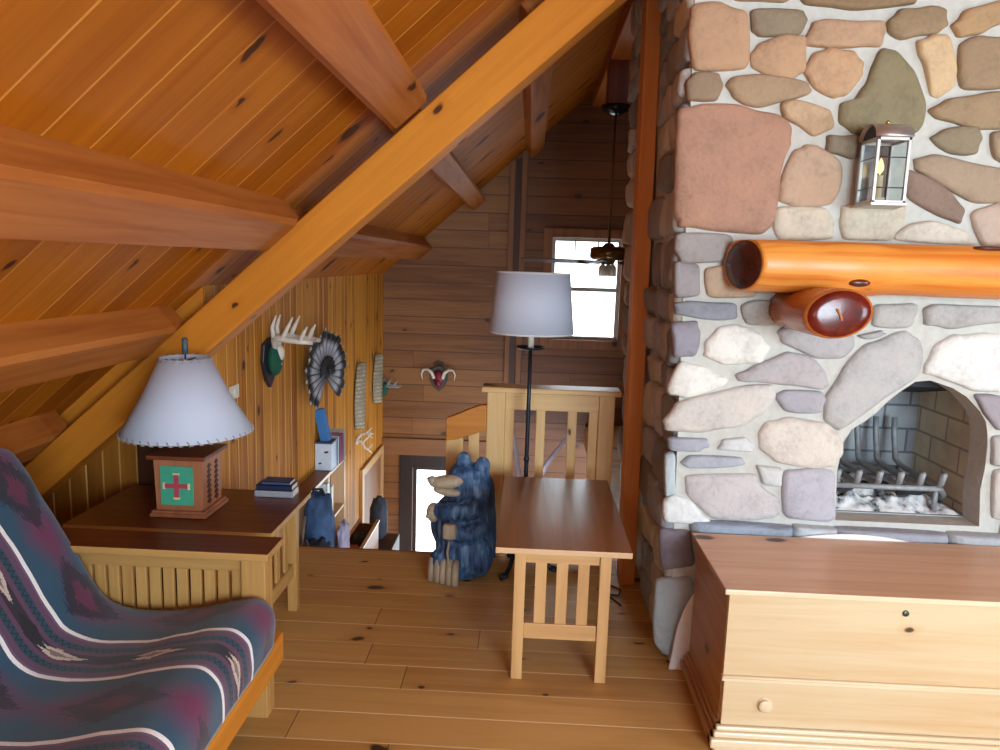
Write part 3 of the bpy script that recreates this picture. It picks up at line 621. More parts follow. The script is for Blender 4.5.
# ------------------------------------------------ mission-style tables
def mission_table(x0, x1, y0, y1, zt, label, wt, wl, face, leg=.044, over=.075, slats=3, zr=(.17, .235), edge=None):
    """slab top on four square legs; the two ends have an apron, a low rail and upright slats"""
    t = thing('slat_end_table', ((x0 + x1) / 2, (y0 + y1) / 2, 0), label, 'table')
    th = .024; b = B(); b.box(x0, x1, y0, y1, zt - th, zt); o = b.done('tabletop', [wt, edge or wt], t, bevel=.003)
    if edge:
        for p in o.data.polygons:
            if abs(p.normal.z) < .5: p.material_index = 1
    X0, X1, Y0, Y1 = x0 + over, x1 - over, y0 + .03, y1 - .03
    for x in (X0, X1 - leg):
        for y in (Y0, Y1 - leg): b = B(); b.box(x, x + leg, y, y + leg, 0, zt - th); b.done('leg', W(wl, 'z'), t, bevel=.003)
    zt2 = zt - th
    ends = [(Y0 + .012, Y0 + .032), (Y1 - .032, Y1 - .012)] if face == 'y' else [(X0 + .012, X0 + .032), (X1 - .032, X1 - .012)]
    for a, c in ends:
        u0, u1 = (X0 + leg, X1 - leg) if face == 'y' else (Y0 + leg, Y1 - leg)
        bx = (lambda b, p, q, z0, z1, e=0: b.box(p, q, a + e, c - e, z0, z1)) if face == 'y' else (lambda b, p, q, z0, z1, e=0: b.box(a + e, c - e, p, q, z0, z1))
        b = B(); bx(b, u0, u1, zt2 - .05, zt2); b.done('apron', W(wl, 'x' if face == 'y' else 'y'), t, bevel=.002)
        b = B(); bx(b, u0, u1, *zr); b.done('rail', W(wl, 'x' if face == 'y' else 'y'), t, bevel=.003)
        w = .045; g = ((u1 - u0) - slats * w) / (slats + 1)
        for i in range(slats): b = B(); p = u0 + g + i * (w + g); bx(b, p, p + w, zr[1], zt2 - .05, .004); b.done('slat', W(wl, 'z'), t, bevel=.002)
    for s in (0, 1):
        b = B()
        if face == 'y': x = X0 + .01 if s == 0 else X1 - .03; b.box(x, x + .02, Y0 + leg, Y1 - leg, zt2 - .05, zt2)
        else: y = Y0 + .01 if s == 0 else Y1 - .03; b.box(X0 + leg, X1 - leg, y, y + .02, zt2 - .05, zt2)
        b.done('side_apron', W(wl, 'y' if face == 'y' else 'x'), t, bevel=.002)
    return t
mission_table(-.098, .430, 2.722, 3.69, .562, 'oak slat-sided table with brown top standing in the middle by the railing', W('topbrown', 'y'), 'oak', 'y', edge=W('paleedge', 'x'))
mission_table(-1.838, -.990, 2.765, 3.30, .56, 'dark-topped end table behind the futon arm, carrying the cross-panel lamp', W('darktop', 'x'), 'futonoak', 'x', over=.05, edge=W('futonoak', 'x'))

# ------------------------------------------------ futon
ft = thing('futon_sofa', (-1.3, 1.6, 0), 'oak-armed futon with teal and maroon southwestern striped mattress', 'sofa')
prof = [(-1.82, .99), (-1.75, .975), (-1.70, .91), (-1.635, .79), (-1.56, .66), (-1.49, .53), (-1.43, .45), (-1.33, .42), (-1.17, .43), (-1.05, .455), (-.95, .478), (-.89, .475), (-.848, .44), (-.836, .385), (-.84, .31)]
def cr(P, k=4):
    out = []
    for i in range(len(P) - 1):
        p0, p1, p2, p3 = [Vector(P[min(max(i + j, 0), len(P) - 1)]) for j in (-1, 0, 1, 2)]
        for s in range(k):
            t = s / k; out.append(.5 * ((2 * p1) + (p2 - p0) * t + (2 * p0 - 5 * p1 + 4 * p2 - p3) * t * t + (3 * p1 - p0 - 3 * p2 + p3) * t ** 3))
    return out + [Vector(P[-1])]
PR = cr(prof); bm = bmesh.new(); uvl = bm.loops.layers.uv.new('UVMap'); arc = [0]
for a, c in zip(PR, PR[1:]): arc.append(arc[-1] + (c - a).length)
nor = []
for i in range(len(PR)):
    t = (PR[min(i + 1, len(PR) - 1)] - PR[max(i - 1, 0)]).normalized(); nor.append(Vector((-t.y, t.x)) if True else None)
ys = [2.405, 2.402, 2.39, 2.37, 2.34] + [2.34 - .05 * i for i in range(1, 41)] + [.31, .29, .28]
ins = {0: .055, 1: .03, 2: .012, 3: .004}; m = len(ys); n = len(PR); TH = .105
def pad(i, j, side):
    y = ys[j]; e = ins.get(j, ins.get(m - 1 - j, 0)); wob = .007 * noise.noise(Vector((arc[i] * 5, y * 4, 1.5))) + .004 * noise.noise(Vector((arc[i] * 14, y * 9, 4)))
    q = PR[i] + nor[i] * ((wob - e) if side == 0 else (-TH + e))
    return Vector((q.x, y, q.y))
top_ = [[bm.verts.new(pad(i, j, 0)) for j in range(m)] for i in range(n)]; bot_ = [[bm.verts.new(pad(i, j, 1)) for j in range(m)] for i in range(n)]
def q4(vs, uv):
    f = bm.faces.new(vs); f.smooth = True
    for l, t in zip(f.loops, uv): l[uvl].uv = t
for i in range(n - 1):
    for j in range(m - 1):
        U = [(arc[i], ys[j]), (arc[i + 1], ys[j]), (arc[i + 1], ys[j + 1]), (arc[i], ys[j + 1])]
        q4((top_[i][j], top_[i + 1][j], top_[i + 1][j + 1], top_[i][j + 1]), U); q4((bot_[i][j], bot_[i][j + 1], bot_[i + 1][j + 1], bot_[i + 1][j]), [U[0], U[3], U[2], U[1]])
for j in (0, m - 1):
    for i in range(n - 1): q4((top_[i][j], top_[i + 1][j], bot_[i + 1][j], bot_[i][j]), [(arc[i], ys[j]), (arc[i + 1], ys[j]), (arc[i + 1], ys[j]), (arc[i], ys[j])])
for i in (0, n - 1):
    for j in range(m - 1): q4((top_[i][j], top_[i][j + 1], bot_[i][j + 1], bot_[i][j]), [(arc[i], ys[j]), (arc[i], ys[j + 1]), (arc[i], ys[j + 1]), (arc[i], ys[j])])
fab = NT('southwestern_fabric'); uv = fab.n('ShaderNodeUVMap', uv_map='UVMap').outputs[0]; s = fab.n('ShaderNodeSeparateXYZ', {0: uv}); Mh = fab.math
U, V = s.outputs[0], s.outputs[1]
v1 = Mh('MODULO', Mh('ADD', V, -2.04 + .255 + 5.1), .51); T = Mh('ABSOLUTE', Mh('SUBTRACT', v1, .255)); T = Mh('MULTIPLY', T, .86)     # distance from the middle of a stripe band
stair = Mh('MULTIPLY', Mh('FLOOR', Mh('MULTIPLY', U, 90.0)), 1 / 90.0)
def dist(period, off=0.0, src=None): return Mh('MULTIPLY', Mh('ABSOLUTE', Mh('SUBTRACT', Mh('FRACT', Mh('ADD', Mh('DIVIDE', src or stair, period), off)), .5)), 2.0)
jag = fab.n('ShaderNodeTexNoise', {'Vector': fab.n('ShaderNodeMapping', {'Vector': uv, 'Scale': (30, 160, 1)}).outputs[0], 'Scale': 1.0, 'Detail': 3.0}).outputs[0]
G = Mh('SUBTRACT', .255 * .86, T)                                                    # distance from the middle of the plain field
teal, mag, drk = lin((36, 74, 98)), lin((108, 36, 76)), lin((28, 18, 34))
fld = fab.mix(fab.n('ShaderNodeMapRange', {0: Mh('ADD', G, Mh('MULTIPLY', dist(.30, .25), .05)), 1: .10, 2: .02, 3: 0.0, 4: 1.0}).outputs[0], teal, mag)
dm = Mh('ADD', Mh('ADD', Mh('DIVIDE', G, .105), Mh('MULTIPLY', dist(.42), 1.05)), Mh('MULTIPLY', Mh('SUBTRACT', jag, .5), .9))
fld = fab.mix(Mh('MULTIPLY', Mh('LESS_THAN', dm, .78), .85), fld, drk)
fld = fab.mix(Mh('MULTIPLY', Mh('LESS_THAN', dm, .34), .8), fld, lin((104, 34, 66)))
band = fab.ramp(T, [(0.0, lin((44, 30, 48))), (.016, lin((96, 58, 84))), (.034, lin((30, 66, 84))), (.058, lin((96, 62, 88))), (.076, lin((104, 80, 108))), (.084, (1, 1, 1, 1))])
rp = [n_ for n_ in fab.t.nodes if n_.type == 'VALTORGB'][-1]; rp.color_ramp.interpolation = 'CONSTANT'; rp.color_ramp.elements[5].color = lin((246, 240, 238))
zig = Mh('LESS_THAN', Mh('ABSOLUTE', Mh('SUBTRACT', Mh('SUBTRACT', T, .046), Mh('MULTIPLY', Mh('SUBTRACT', dist(.022, src=U), .5), .018))), .004)
band = fab.mix(Mh('MULTIPLY', zig, .8), band, lin((12, 24, 36)))
cd = Mh('ADD', Mh('ADD', Mh('DIVIDE', T, .020), Mh('MULTIPLY', dist(.30, .1), 1.5)), Mh('MULTIPLY', Mh('SUBTRACT', jag, .5), .8))
band = fab.mix(Mh('LESS_THAN', cd, 1.0), band, lin((206, 186, 170))); band = fab.mix(Mh('LESS_THAN', cd, .45), band, lin((130, 112, 108)))
cd2 = Mh('ADD', Mh('DIVIDE', T, .024), Mh('MULTIPLY', dist(.30, .45), 1.9)); band = fab.mix(Mh('LESS_THAN', cd2, 1.0), band, lin((24, 18, 30)))
colr = fab.mix(Mh('GREATER_THAN', T, .100), band, fld)
wv = fab.n('ShaderNodeTexNoise', {'Vector': fab.n('ShaderNodeMapping', {'Vector': uv, 'Scale': (420, 160, 1)}).outputs[0], 'Scale': 1.0, 'Detail': 2.0}).outputs[0]
fab.set(base_color=fab.mix(.35, colr, fab.mix(1.0, colr, fab.ramp(wv, [(.3, (.55, .55, .55, 1)), (.7, (1.3, 1.3, 1.3, 1))]), 'MULTIPLY')), roughness=.95, sheen_weight=.25)
fab.bump(wv, .25, .002)
b = B(); b.bm.free(); b.bm = bm; b.done('mattress', fab.m, ft)
fo = 'futonoak'
def arm(y):
    b = B(); b.box(-.975, -.888, y, y + .075, 0, .612); b.done('front_post', W(fo, 'z'), ft, bevel=.004)
    b = B(); b.box(-1.80, -1.72, y, y + .075, 0, .612); b.done('rear_post', W(fo, 'z'), ft, bevel=.004)
    b = B(); b.box(-1.86, -.862, y - .045, y + .12, .612, .640); o = b.done('arm_cap', [W('darktop', 'x'), W(fo, 'x')], ft, bevel=.004)
    for p in o.data.polygons:
        if abs(p.normal.z) < .5: p.material_index = 1
    b = B(); b.box(-1.72, -.965, y + .02, y + .05, .545, .612); b.done('arm_rail', W(fo, 'x'), ft, bevel=.003)
    b = B(); b.box(-1.72, -.965, y + .02, y + .05, .10, .17); b.done('arm_rail', W(fo, 'x'), ft, bevel=.003)
    for i in range(15):
        x = -1.712 + .0495 * i
        b = B(); b.box(x, x + .038, y + .027, y + .043, .17, .545); b.done('arm_slat', W(fo, 'z'), ft, bevel=.002)
arm(2.412); arm(.16)
b = B(); b.box(-.885, -.852, .16, 2.487, .19, .298); b.done('front_rail', W('orange', 'y'), ft, bevel=.004)
b = B(); b.box(-1.72, -.87, .24, .27, .25, .30); b.box(-1.72, -.87, 2.36, 2.40, .25, .30); b.box(-1.55, -1.5, .24, 2.4, .25, .3); b.done('seat_frame', W(fo, 'x'), ft, bevel=.003)
b = B()
for y in (.5, 1.2, 1.9): b.beam((-1.46, y, .34), (-1.82, y, .93), (.03, 0, 0), (0, .05, 0))
b.done('back_frame', W(fo, 'z'), ft)

# ------------------------------------------------ table lamp
tl = thing('table_lamp', (-1.44, 2.98, .56), 'box-based lamp with turquoise cross panel and white laced cone shade', 'lamp')
cx, cy, rz_ = -1.425, 3.0, .562; lw = W('oak', 'z'); lampwood = wood('lamp_wood', (176, 112, 76), (140, 84, 56), axis='z', rough=.4, grain=.3)
b = B(); b.box(cx - .118, cx + .118, cy - .118, cy + .118, rz_, rz_ + .016); b.box(cx - .112, cx + .112, cy - .112, cy + .112, rz_ + .016, rz_ + .026); b.done('plinth', lampwood, tl, bevel=.002)
b = B(); b.prism([(cx - .096, rz_ + .026), (cx + .096, rz_ + .026), (cx + .104, rz_ + .245), (cx - .104, rz_ + .245)], .196, 'y', cy - .098); b.done('body', lampwood, tl, bevel=.002)
b = B(); b.box(cx - .122, cx + .122, cy - .122, cy + .122, rz_ + .245, rz_ + .262); b.done('top_board', wood('lamp_top', (120, 62, 36), None, axis='x', rough=.35), tl, bevel=.003)
b = B(); b.box(cx - .074, cx + .062, cy - .1025, cy - .097, rz_ + .05, rz_ + .215); b.done('tile_panel', M('turquoise', (64, 158, 126), .6), tl)
q = cx - .006; zq = rz_ + .132; b = B(); b.box(q - .009, q + .009, cy - .107, cy - .1025, zq - .056, zq + .056); b.box(q - .052, q + .052, cy - .107, cy - .1025, zq - .009, zq + .009)
b.prism([(q - .02, zq), (q, zq - .02), (q + .02, zq), (q, zq + .02)], .005, 'y', cy - .1075); b.done('cross_inlay', M('cross_red', (176, 62, 78), .55), tl)
b = B()
for a, c, d, e in ((-.013, .013, .048, .056), (-.013, .013, -.056, -.048)): b.box(q + a, q + c, cy - .108, cy - .1025, zq + d, zq + e)
for a, c, d, e in ((-.056, -.048, -.013, .013), (.048, .056, -.013, .013)): b.box(q + a, q + c, cy - .108, cy - .1025, zq + d, zq + e)
b.done('cross_tips', M('cream', (226, 196, 150), .6), tl)
b = B()
for k in (-.035, .035):
    b = B()
    for z in range(8): b.prism([(cy + k - .02, rz_ + .052 + .022 * z), (cy + k, rz_ + .040 + .022 * z), (cy + k + .02, rz_ + .052 + .022 * z), (cy + k, rz_ + .064 + .022 * z)], .004, 'x', cx + .1)
    b.done('side_carving', M('carve_dark', (74, 44, 28), .6), tl)
b = B(); b.tube([(cx, cy, rz_ + .262), (cx, cy, rz_ + .64)], .006, 8); b.done('stem', M('brass', (150, 124, 80), .35, .9), tl)
shade_t = NT('lamp_shade'); shade_t.set(base_color=lin((216, 222, 238)), roughness=.9)
shade_t.bump(shade_t.n('ShaderNodeTexNoise', {'Vector': shade_t.obj(), 'Scale': 220.0}).outputs[0], .08, .002)
tr = shade_t.n('ShaderNodeBsdfTranslucent', {0: lin((216, 222, 236))}); shade_t.t.links.new(shade_t.n('ShaderNodeMixShader', {0: .2, 1: shade_t.b.outputs[0], 2: tr.outputs[0]}).outputs[0], shade_t.out.inputs[0]); shade = shade_t.m
zb, zs = rz_ + .342, rz_ + .655
b = B(); b.lathe((cx, cy, 0), [(.262, zb), (.175, (zb * 1.02 + zs * .98) / 2 - .006), (.098, zs)], 48); sh = b.done('shade', shade, tl, solid=.003, recalc=False)
b = B()
for (r_, z_) in ((.262, zb), (.098, zs)):
    nst = 44 if r_ > .2 else 20
    for k in range(nst):
        a = 2 * math.pi * k / nst; a2 = a + .6 * 2 * math.pi / nst; s_ = 1 if z_ == zb else -1
        P = lambda a, h, rr: Vector((cx + rr * math.cos(a), cy + rr * math.sin(a), z_ + h * s_))
        b.tube([P(a, .014, r_ - .005 * s_ + .004), P(a + .3 * 2 * math.pi / nst, -.003, r_ + .004), P(a2, -.003, r_ + .002)], .0022, 5)
b.done('lacing', M('lace_brown', (176, 168, 160), .8), sh.name)
b = B(); b.tube([(cx - .095, cy, zs - .012), (cx + .095, cy, zs - .012)], .003, 6); b.tube([(cx, cy - .095, zs - .012), (cx, cy + .095, zs - .012)], .003, 6); b.tube([(cx, cy, zs - .02), (cx, cy, zs + .015)], .004, 6); b.done('spider', M('wire', (60, 60, 62), .4, .8), tl)
b = B(); b.lathe((cx, cy, zs + .012), [(0, 0), (.012, .002), (.013, .04), (.009, .052), (.013, .058), (.010, .07), (0, .072)], 14); b.done('finial', M('finial_slate', (62, 82, 92), .5), tl)

# books on the back corner of the end table
for i, (x0, x1, y0, y1, z0, z1, c, l) in enumerate(((-1.22, -1.045, 3.20, 3.295, .56, .592, (150, 150, 160), 'grey-edged book at the bottom of the small stack behind the table lamp'), (-1.215, -1.05, 3.205, 3.295, .592, .615, (36, 40, 70), 'dark navy book in the middle of the small stack on the end table'), (-1.19, -1.06, 3.21, 3.29, .615, .630, (58, 76, 112), 'thin blue book on top of the small stack on the end table'))):
    t = thing('book', ((x0 + x1) / 2, (y0 + y1) / 2, z0), l, 'book', 'books stacked on the end table')
    b = B(); b.box(x0, x1, y0, y1, z0, z0 + .002); b.box(x0, x1, y0, y1, z1 - .002, z1); b.box(x0, x1, y0, y0 + .003, z0, z1); b.done('cover', M('cover%d' % i, c, .4), t)
    b = B(); b.box(x0 + .003, x1 - .002, y0 + .003, y1 - .004, z0 + .002, z1 - .002); b.done('pages', M('pages', (226, 220, 208), .8), t)

# ------------------------------------------------ floor lamp
fl = thing('floor_lamp', (.012, 3.83, 0), 'black iron floor lamp with white drum shade behind the slat table', 'lamp')
bi = M('black_iron', (46, 52, 62), .4, .6); X, Y = .012, 3.83
b = B(); b.tube([(X, Y, .10), (X, Y, .5), (X, Y, .9), (X, Y, 1.2)], [.014, .012, .011, .010], 12); b.ball((X, Y, .62), (.016, .016, .02), 2); b.done('pole', bi, fl)
for k in range(3):
    a = R(235 + 120 * k); dx, dy = math.cos(a), math.sin(a)
    P = [(X + dx * r_, Y + dy * r_, z_) for r_, z_ in ((.0, .13), (.05, .14), (.09, .10), (.12, .05), (.155, .016), (.19, .014), (.20, .035))]
    b = B(); b.tube(P, [.012, .012, .012, .012, .013, .015, .008], 8); b.ball((X + dx * .165, Y + dy * .165, .018), (.026, .026, .016), 2); b.done('foot', bi, fl)
b = B(); b.lathe((X, Y, 1.20), [(0, 0), (.02, .0), (.06, .008), (.078, .018), (.076, .022), (.05, .012), (0, .01)], 28); b.done('drip_pan', bi, fl)
b = B(); b.lathe((X, Y, 1.212), [(0, 0), (.017, 0), (.017, .11), (0, .11)], 16); b.done('candle_sleeve', M('sleeve', (228, 216, 196), .5), fl)
b = B(); b.lathe((X, Y, 0), [(.218, 1.295), (.188, 1.60)], 56); b.done('shade', shade, fl, solid=.003, recalc=False)
for r_, z_ in ((.2185, 1.297), (.1885, 1.598)):
    b = B(); b.lathe((X, Y, z_), [(r_, -.005), (r_ + .0015, 0), (r_, .005)], 56); b.done('shade_trim', M('trim_white', (214, 212, 212), .8), fl)
b = B(); b.tube([(X, Y, 1.32), (X, Y, 1.58)], .004, 6); b.ball((X, Y, 1.39), (.028, .028, .04), 2)
for a in range(3): b.tube([(X, Y, 1.575), (X + .187 * math.cos(a * 2.1), Y + .187 * math.sin(a * 2.1), 1.575)], .002, 5)
b.done('harp', M('wire', (60, 60, 62), .4, .8), fl)

# ------------------------------------------------ carved bear
bear_t = NT('blue_stained_wood'); co = bear_t.obj()
ch1 = bear_t.n('ShaderNodeTexNoise', {'Vector': bear_t.n('ShaderNodeMapping', {'Vector': co, 'Scale': (40, 40, 9)}).outputs[0], 'Scale': 1.0, 'Detail': 4.0}).outputs[0]
bear_t.set(base_color=bear_t.ramp(ch1, [(.3, lin((24, 40, 66))), (.52, lin((52, 88, 130))), (.72, lin((112, 142, 170)))]), roughness=.55); bear_t.bump(ch1, .6, .02)
br = thing('carved_bear', (-.32, 3.74, 0), 'blue-stained carved wooden bear with tan snout and claws by the railing', 'bear carving')
bx_, by_ = -.31, 3.76
b = B(); b.ball((bx_ + .015, by_, .20), (.165, .15, .20)); b.lathe((bx_ + .01, by_, 0), [(0, 0.012), (.13, .012), (.155, .10), (.16, .2)], 24); b.ball((bx_ + .02, by_ - .01, .36), (.135, .125, .18)); b.ball((bx_ - .02, by_ - .02, .28), (.155, .13, .17))
b.ball((bx_ + .02, by_, .50), (.108, .105, .11)); b.ball((bx_ + .0, by_ - .02, .545), (.085, .085, .07)); b.ball((bx_ - .035, by_ - .055, .52), (.06, .05, .05))
b.ball((bx_ - .005, by_ - .02, .625), (.040, .026, .046)); b.ball((bx_ + .095, by_ - .03, .600), (.042, .028, .05)); b.lathe((bx_ + .07, by_ - .02, .0), [(.11, .08), (.105, .3), (.09, .5), (.05, .58)], 20)
b.tube([(bx_ + .08, by_ - .10, .40), (bx_ - .03, by_ - .14, .385), (bx_ - .135, by_ - .11, .375)], [.06, .05, .042], 12); b.tube([(bx_ + .10, by_ - .08, .30), (bx_ + .03, by_ - .14, .26), (bx_ - .05, by_ - .15, .28)], [.06, .05, .04], 12)
b.ball((bx_ + .08, by_ - .1, .14), (.09, .07, .12)); b.ball((bx_ - .10, by_ - .09, .09), (.07, .06, .08))
body = b.done('body', bear_t.m, br)
rm = body.modifiers.new('r', 'REMESH'); rm.mode = 'VOXEL'; rm.voxel_size = .008; rm.use_smooth_shade = True
sm_ = body.modifiers.new('s', 'SMOOTH'); sm_.iterations = 5
tan = wood('carved_tan', (186, 166, 140), (140, 118, 96), axis='z', rough=.6, grain=.4)
b = B(); b.ball((bx_ - .085, by_ - .09, .524), (.092, .046, .036), rot=Matrix.Rotation(R(-6), 3, 'Y')); b.ball((bx_ - .160, by_ - .095, .532), (.022, .028, .022)); b.done('snout', tan, br)
b = B(); b.ball((bx_ - .080, by_ - .09, .474), (.075, .040, .024), rot=Matrix.Rotation(R(8), 3, 'Y')); b.done('lower_jaw', tan, br)
b = B(); b.ball((bx_ - .172, by_ - .10, .540), (.014, .018, .010)); b.done('nose', M('nose_pink', (150, 104, 112), .5), br)
b = B(); b.ball((bx_ - .148, by_ - .11, .365), (.036, .04, .052))
for k in range(3): b.ball((bx_ - .172 + .008 * k, by_ - .145 + .01 * k, .375 + .02 * (k - 1)), (.014, .014, .012), 2)
b.done('paw', tan, br)
b = B(); b.ball((bx_ - .052, by_ - .165, .285), (.040, .03, .045)); b.box(bx_ - .09, bx_ - .02, by_ - .195, by_ - .15, .25, .33)
b.done('paw', tan, br, bevel=.012, smooth=True)
for k in range(5):
    x = bx_ - .145 + .032 * k; y = by_ - .115 - .012 * k - (0.0 if k < 3 else .004)
    b = B(); b.tube([(x, y + .03, .125), (x - .004, y + .0, .11), (x - .006, y - .014, .06), (x - .006, y - .02, .004)], [.012, .019, .021, .020], 10); b.done('claw', tan, br)
b = B(); b.tube([(bx_ - .055, by_ - .170, .235), (bx_ - .065, by_ - .178, .18), (bx_ - .058, by_ - .175, .12), (bx_ - .04, by_ - .17, .08)], .006, 6); b.done('carved_line', tan, br)

# ------------------------------------------------ railing
rl = thing('stair_railing', (.15, 4.05, 0), 'pale pine railing with square balusters and sloping orange wing at the stairwell', 'railing')
pn = 'pine'; y0, y1 = 4.0, 4.09
b = B(); b.box(-.245, .515, y0 - .03, y1 + .03, .945, .975); b.done('cap', W(pn, 'x'), rl, bevel=.006)
b = B(); b.box(-.215, -.115, y0, y1, -.2, .945); b.done('post', W(pn, 'z'), rl, bevel=.004)
b = B(); b.box(.40, .485, y0, y1, -.2, .945); b.done('post', W(pn, 'z'), rl, bevel=.004)
b = B(); b.box(-.115, .40, y0 + .02, y1 - .02, .845, .945); b.done('top_rail', W(pn, 'x'), rl, bevel=.003)
b = B(); b.box(-.115, .40, y0 + .02, y1 - .02, .06, .16); b.done('bottom_rail', W(pn, 'x'), rl, bevel=.003)
for x in (-.115, .058, .233, .35):
    b = B(); b.box(x, x + .05, y0 + .03, y1 - .03, .16, .845); b.done('baluster', W(pn, 'z'), rl, bevel=.003)
b = B(); b.prism([(-.215, .865), (-.215, .725), (-.30, .695), (-.38, .665), (-.44, .655), (-.44, .785), (-.40, .80), (-.30, .845), (-.25, .865)], .05, 'y', 4.01); b.done('sloping_cap', W('orange', 'x'), rl, bevel=.005)
b = B(); b.box(-.44, -.345, 4.02, 4.06, -.2, .70); b.done('end_post', W(pn, 'z'), rl, bevel=.003)
b = B(); b.box(-.315, -.255, 4.02, 4.05, 0, .74); b.done('baluster', W(pn, 'z'), rl, bevel=.003)
b = B(); b.box(-.44, -.215, 4.01, 4.06, .0, .09); b.done('bottom_rail', W(pn, 'x'), rl)
for i, P in enumerate(([(.04, 4.45, .02), (-.03, 4.4, .36), (-.07, 4.38, .62)], [(.08, 4.5, .3), (.16, 4.5, .44), (.27, 4.5, .60)])):
    b = B(); b.tube(P, [.03, .022, .012], 8, flat=.4)  # unidentified pale shapes, modelled as made-up slim blades
    one(b, 'pale_blade', P[0], M('lavender_white', (196, 186, 206), .5), ['pale upright blade seen through the railing beside the lamp pole', 'pale slanting blade seen through the middle gap of the railing'][i], 'ski', 'pale blades behind the railing')
b = B(); b.prism([(4.15, .4), (4.2, .4), (4.2, .28), (4.15, .28)], .01, 'x', .2); b.bm.free()

# ------------------------------------------------ blanket chest
ct = thing('blanket_chest', (1.3, 2.62, 0), 'long pine blanket chest with drawer in front of the fireplace', 'chest')
x0, x1, y0, y1 = .705, 2.05, 2.372, 2.86; WC = {k: W(k, 'x') for k in ('chest', 'chesttop', 'chestedge')}
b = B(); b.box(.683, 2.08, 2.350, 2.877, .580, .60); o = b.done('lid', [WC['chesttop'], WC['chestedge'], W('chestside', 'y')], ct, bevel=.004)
for p in o.data.polygons: p.material_index = 1 if p.normal.y < -.5 else (2 if p.normal.x < -.5 else 0)
b = B(); b.box(x0, x1, y0, y0 + .02, .285, .58); b.done('front_panel', WC['chest'], ct)
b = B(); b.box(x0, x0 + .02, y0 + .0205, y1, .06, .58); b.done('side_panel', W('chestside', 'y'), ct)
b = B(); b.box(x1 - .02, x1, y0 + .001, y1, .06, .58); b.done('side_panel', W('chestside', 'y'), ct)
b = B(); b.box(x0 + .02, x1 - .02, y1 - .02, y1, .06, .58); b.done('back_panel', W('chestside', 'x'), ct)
b = B(); b.box(x0 - .006, x1 + .006, y0 - .010, y0 + .01, .265, .285); b.tube([(x0 - .004, y0 - .008, .281), (x1, y0 - .008, .281)], .006, 8); b.done('bead_moulding', WC['chestedge'], ct, bevel=.002)
b = B(); b.box(x0 + .004, x1 - .004, y0 - .001, y0 + .02, .10, .265); dr = b.done('drawer', WC['chest'], ct, bevel=.003)
for kx in (.852, 1.86):
    b = B(); b.lathe((kx, y0 - .001, .180), [(.027, 0), (.027, -.002), (.0225, -.003), (.0215, -.007), (.023, -.011), (.021, -.014), (.012, -.016), (0, -.0165)], 24, 'y'); b.done('knob', W('chestedge', 'x'), dr.name)
b = B(); b.lathe((1.287, y0, .536), [(.011, 0), (.011, -.003), (.008, -.005), (0, -.005)], 20, 'y'); b.done('lock', M('lock_metal', (90, 98, 90), .3, .9), ct)
def mould(x0_, z, h): return x0_
for (e, z0, z1) in ((.012, .082, .098), (.022, .062, .082), (.034, .028, .062)):
    b = B(); b.box(x0 - e, x1 + e, y0 - e, y0 + .02, z0, z1); b.done('base_moulding', WC['chestedge'], ct, bevel=.005)
    b = B(); b.box(x0 - e, x0 + .02, y0 - e + .012, y1, z0, z1); b.done('base_moulding', W('chestside', 'y'), ct, bevel=.005)
for x, y in ((x0 - .02, y0 - .025), (x1 - .08, y0 - .025), (x0 - .02, y1 - .12), (x1 - .08, y1 - .12)):
    b = B(); b.box(x, x + .12, y, y + .12, 0, .03); b.done('foot', WC['chestedge'], ct, bevel=.006)
# pale rounded board standing between chest and hearth
P = [(.630, 0.0)] + [(1.33 - .69 * math.cos(math.pi * k / 40) * (1.0), .0 + .62 * math.sin(math.pi * k / 40) ** .75) for k in range(1, 40)] + [(2.0, 0)]
b = B(); b.prism(P, .010, 'y', 2.880); one(b, 'white_arched_board', (1.33, 2.89, 0), M('board_white', (232, 230, 228), .5), 'white rounded board standing between the chest and the hearth', 'board', bevel=.004)
# dark cord on the floor
b = B(); b.tube([(.40, 3.62, .005), (.44, 3.56, .005), (.50, 3.55, .005), (.52, 3.62, .005), (.46, 3.68, .005), (.42, 3.6, .007), (.47, 3.5, .005), (.50, 3.44, .005)], .0045, 6)
one(b, 'power_cord', (.45, 3.6, 0), M('cord_black', (26, 22, 20), .5), 'loose black cord on the floor between table and chimney', 'cord')
# ------------------------------------------------ bookcase and belongings along the stair wall
bc = thing('low_bookcase', (-1.45, 4.85, -.8), 'low built-in bookcase running along the left wall of the stairs', 'bookcase')
sw = 'shelf'; xf = -1.392; zt_ = .12
b = B(); b.box(XW, xf, 4.1, 5.56, zt_ - .026, zt_); o = b.done('top_board', [W(sw, 'y'), W('paleedge', 'y')], bc, bevel=.002)
for p in o.data.polygons:
    if p.normal.x > .5: p.material_index = 1
for y in (4.1, 4.62, 5.08, 5.535): b = B(); b.box(XW, xf - .004, y, y + .025, -.8, zt_ - .026); b.done('divider', W('paleedge', 'z'), bc)
for z in (-.28, -.78): b = B(); b.box(XW, xf - .01, 4.125, 5.535, z, z + .02); b.done('shelf', W('paleedge', 'y'), bc)
b = B(); b.box(XW, XW + .008, 4.12, 5.54, -.8, zt_ - .026); b.done('back_panel', W(sw, 'y'), bc)
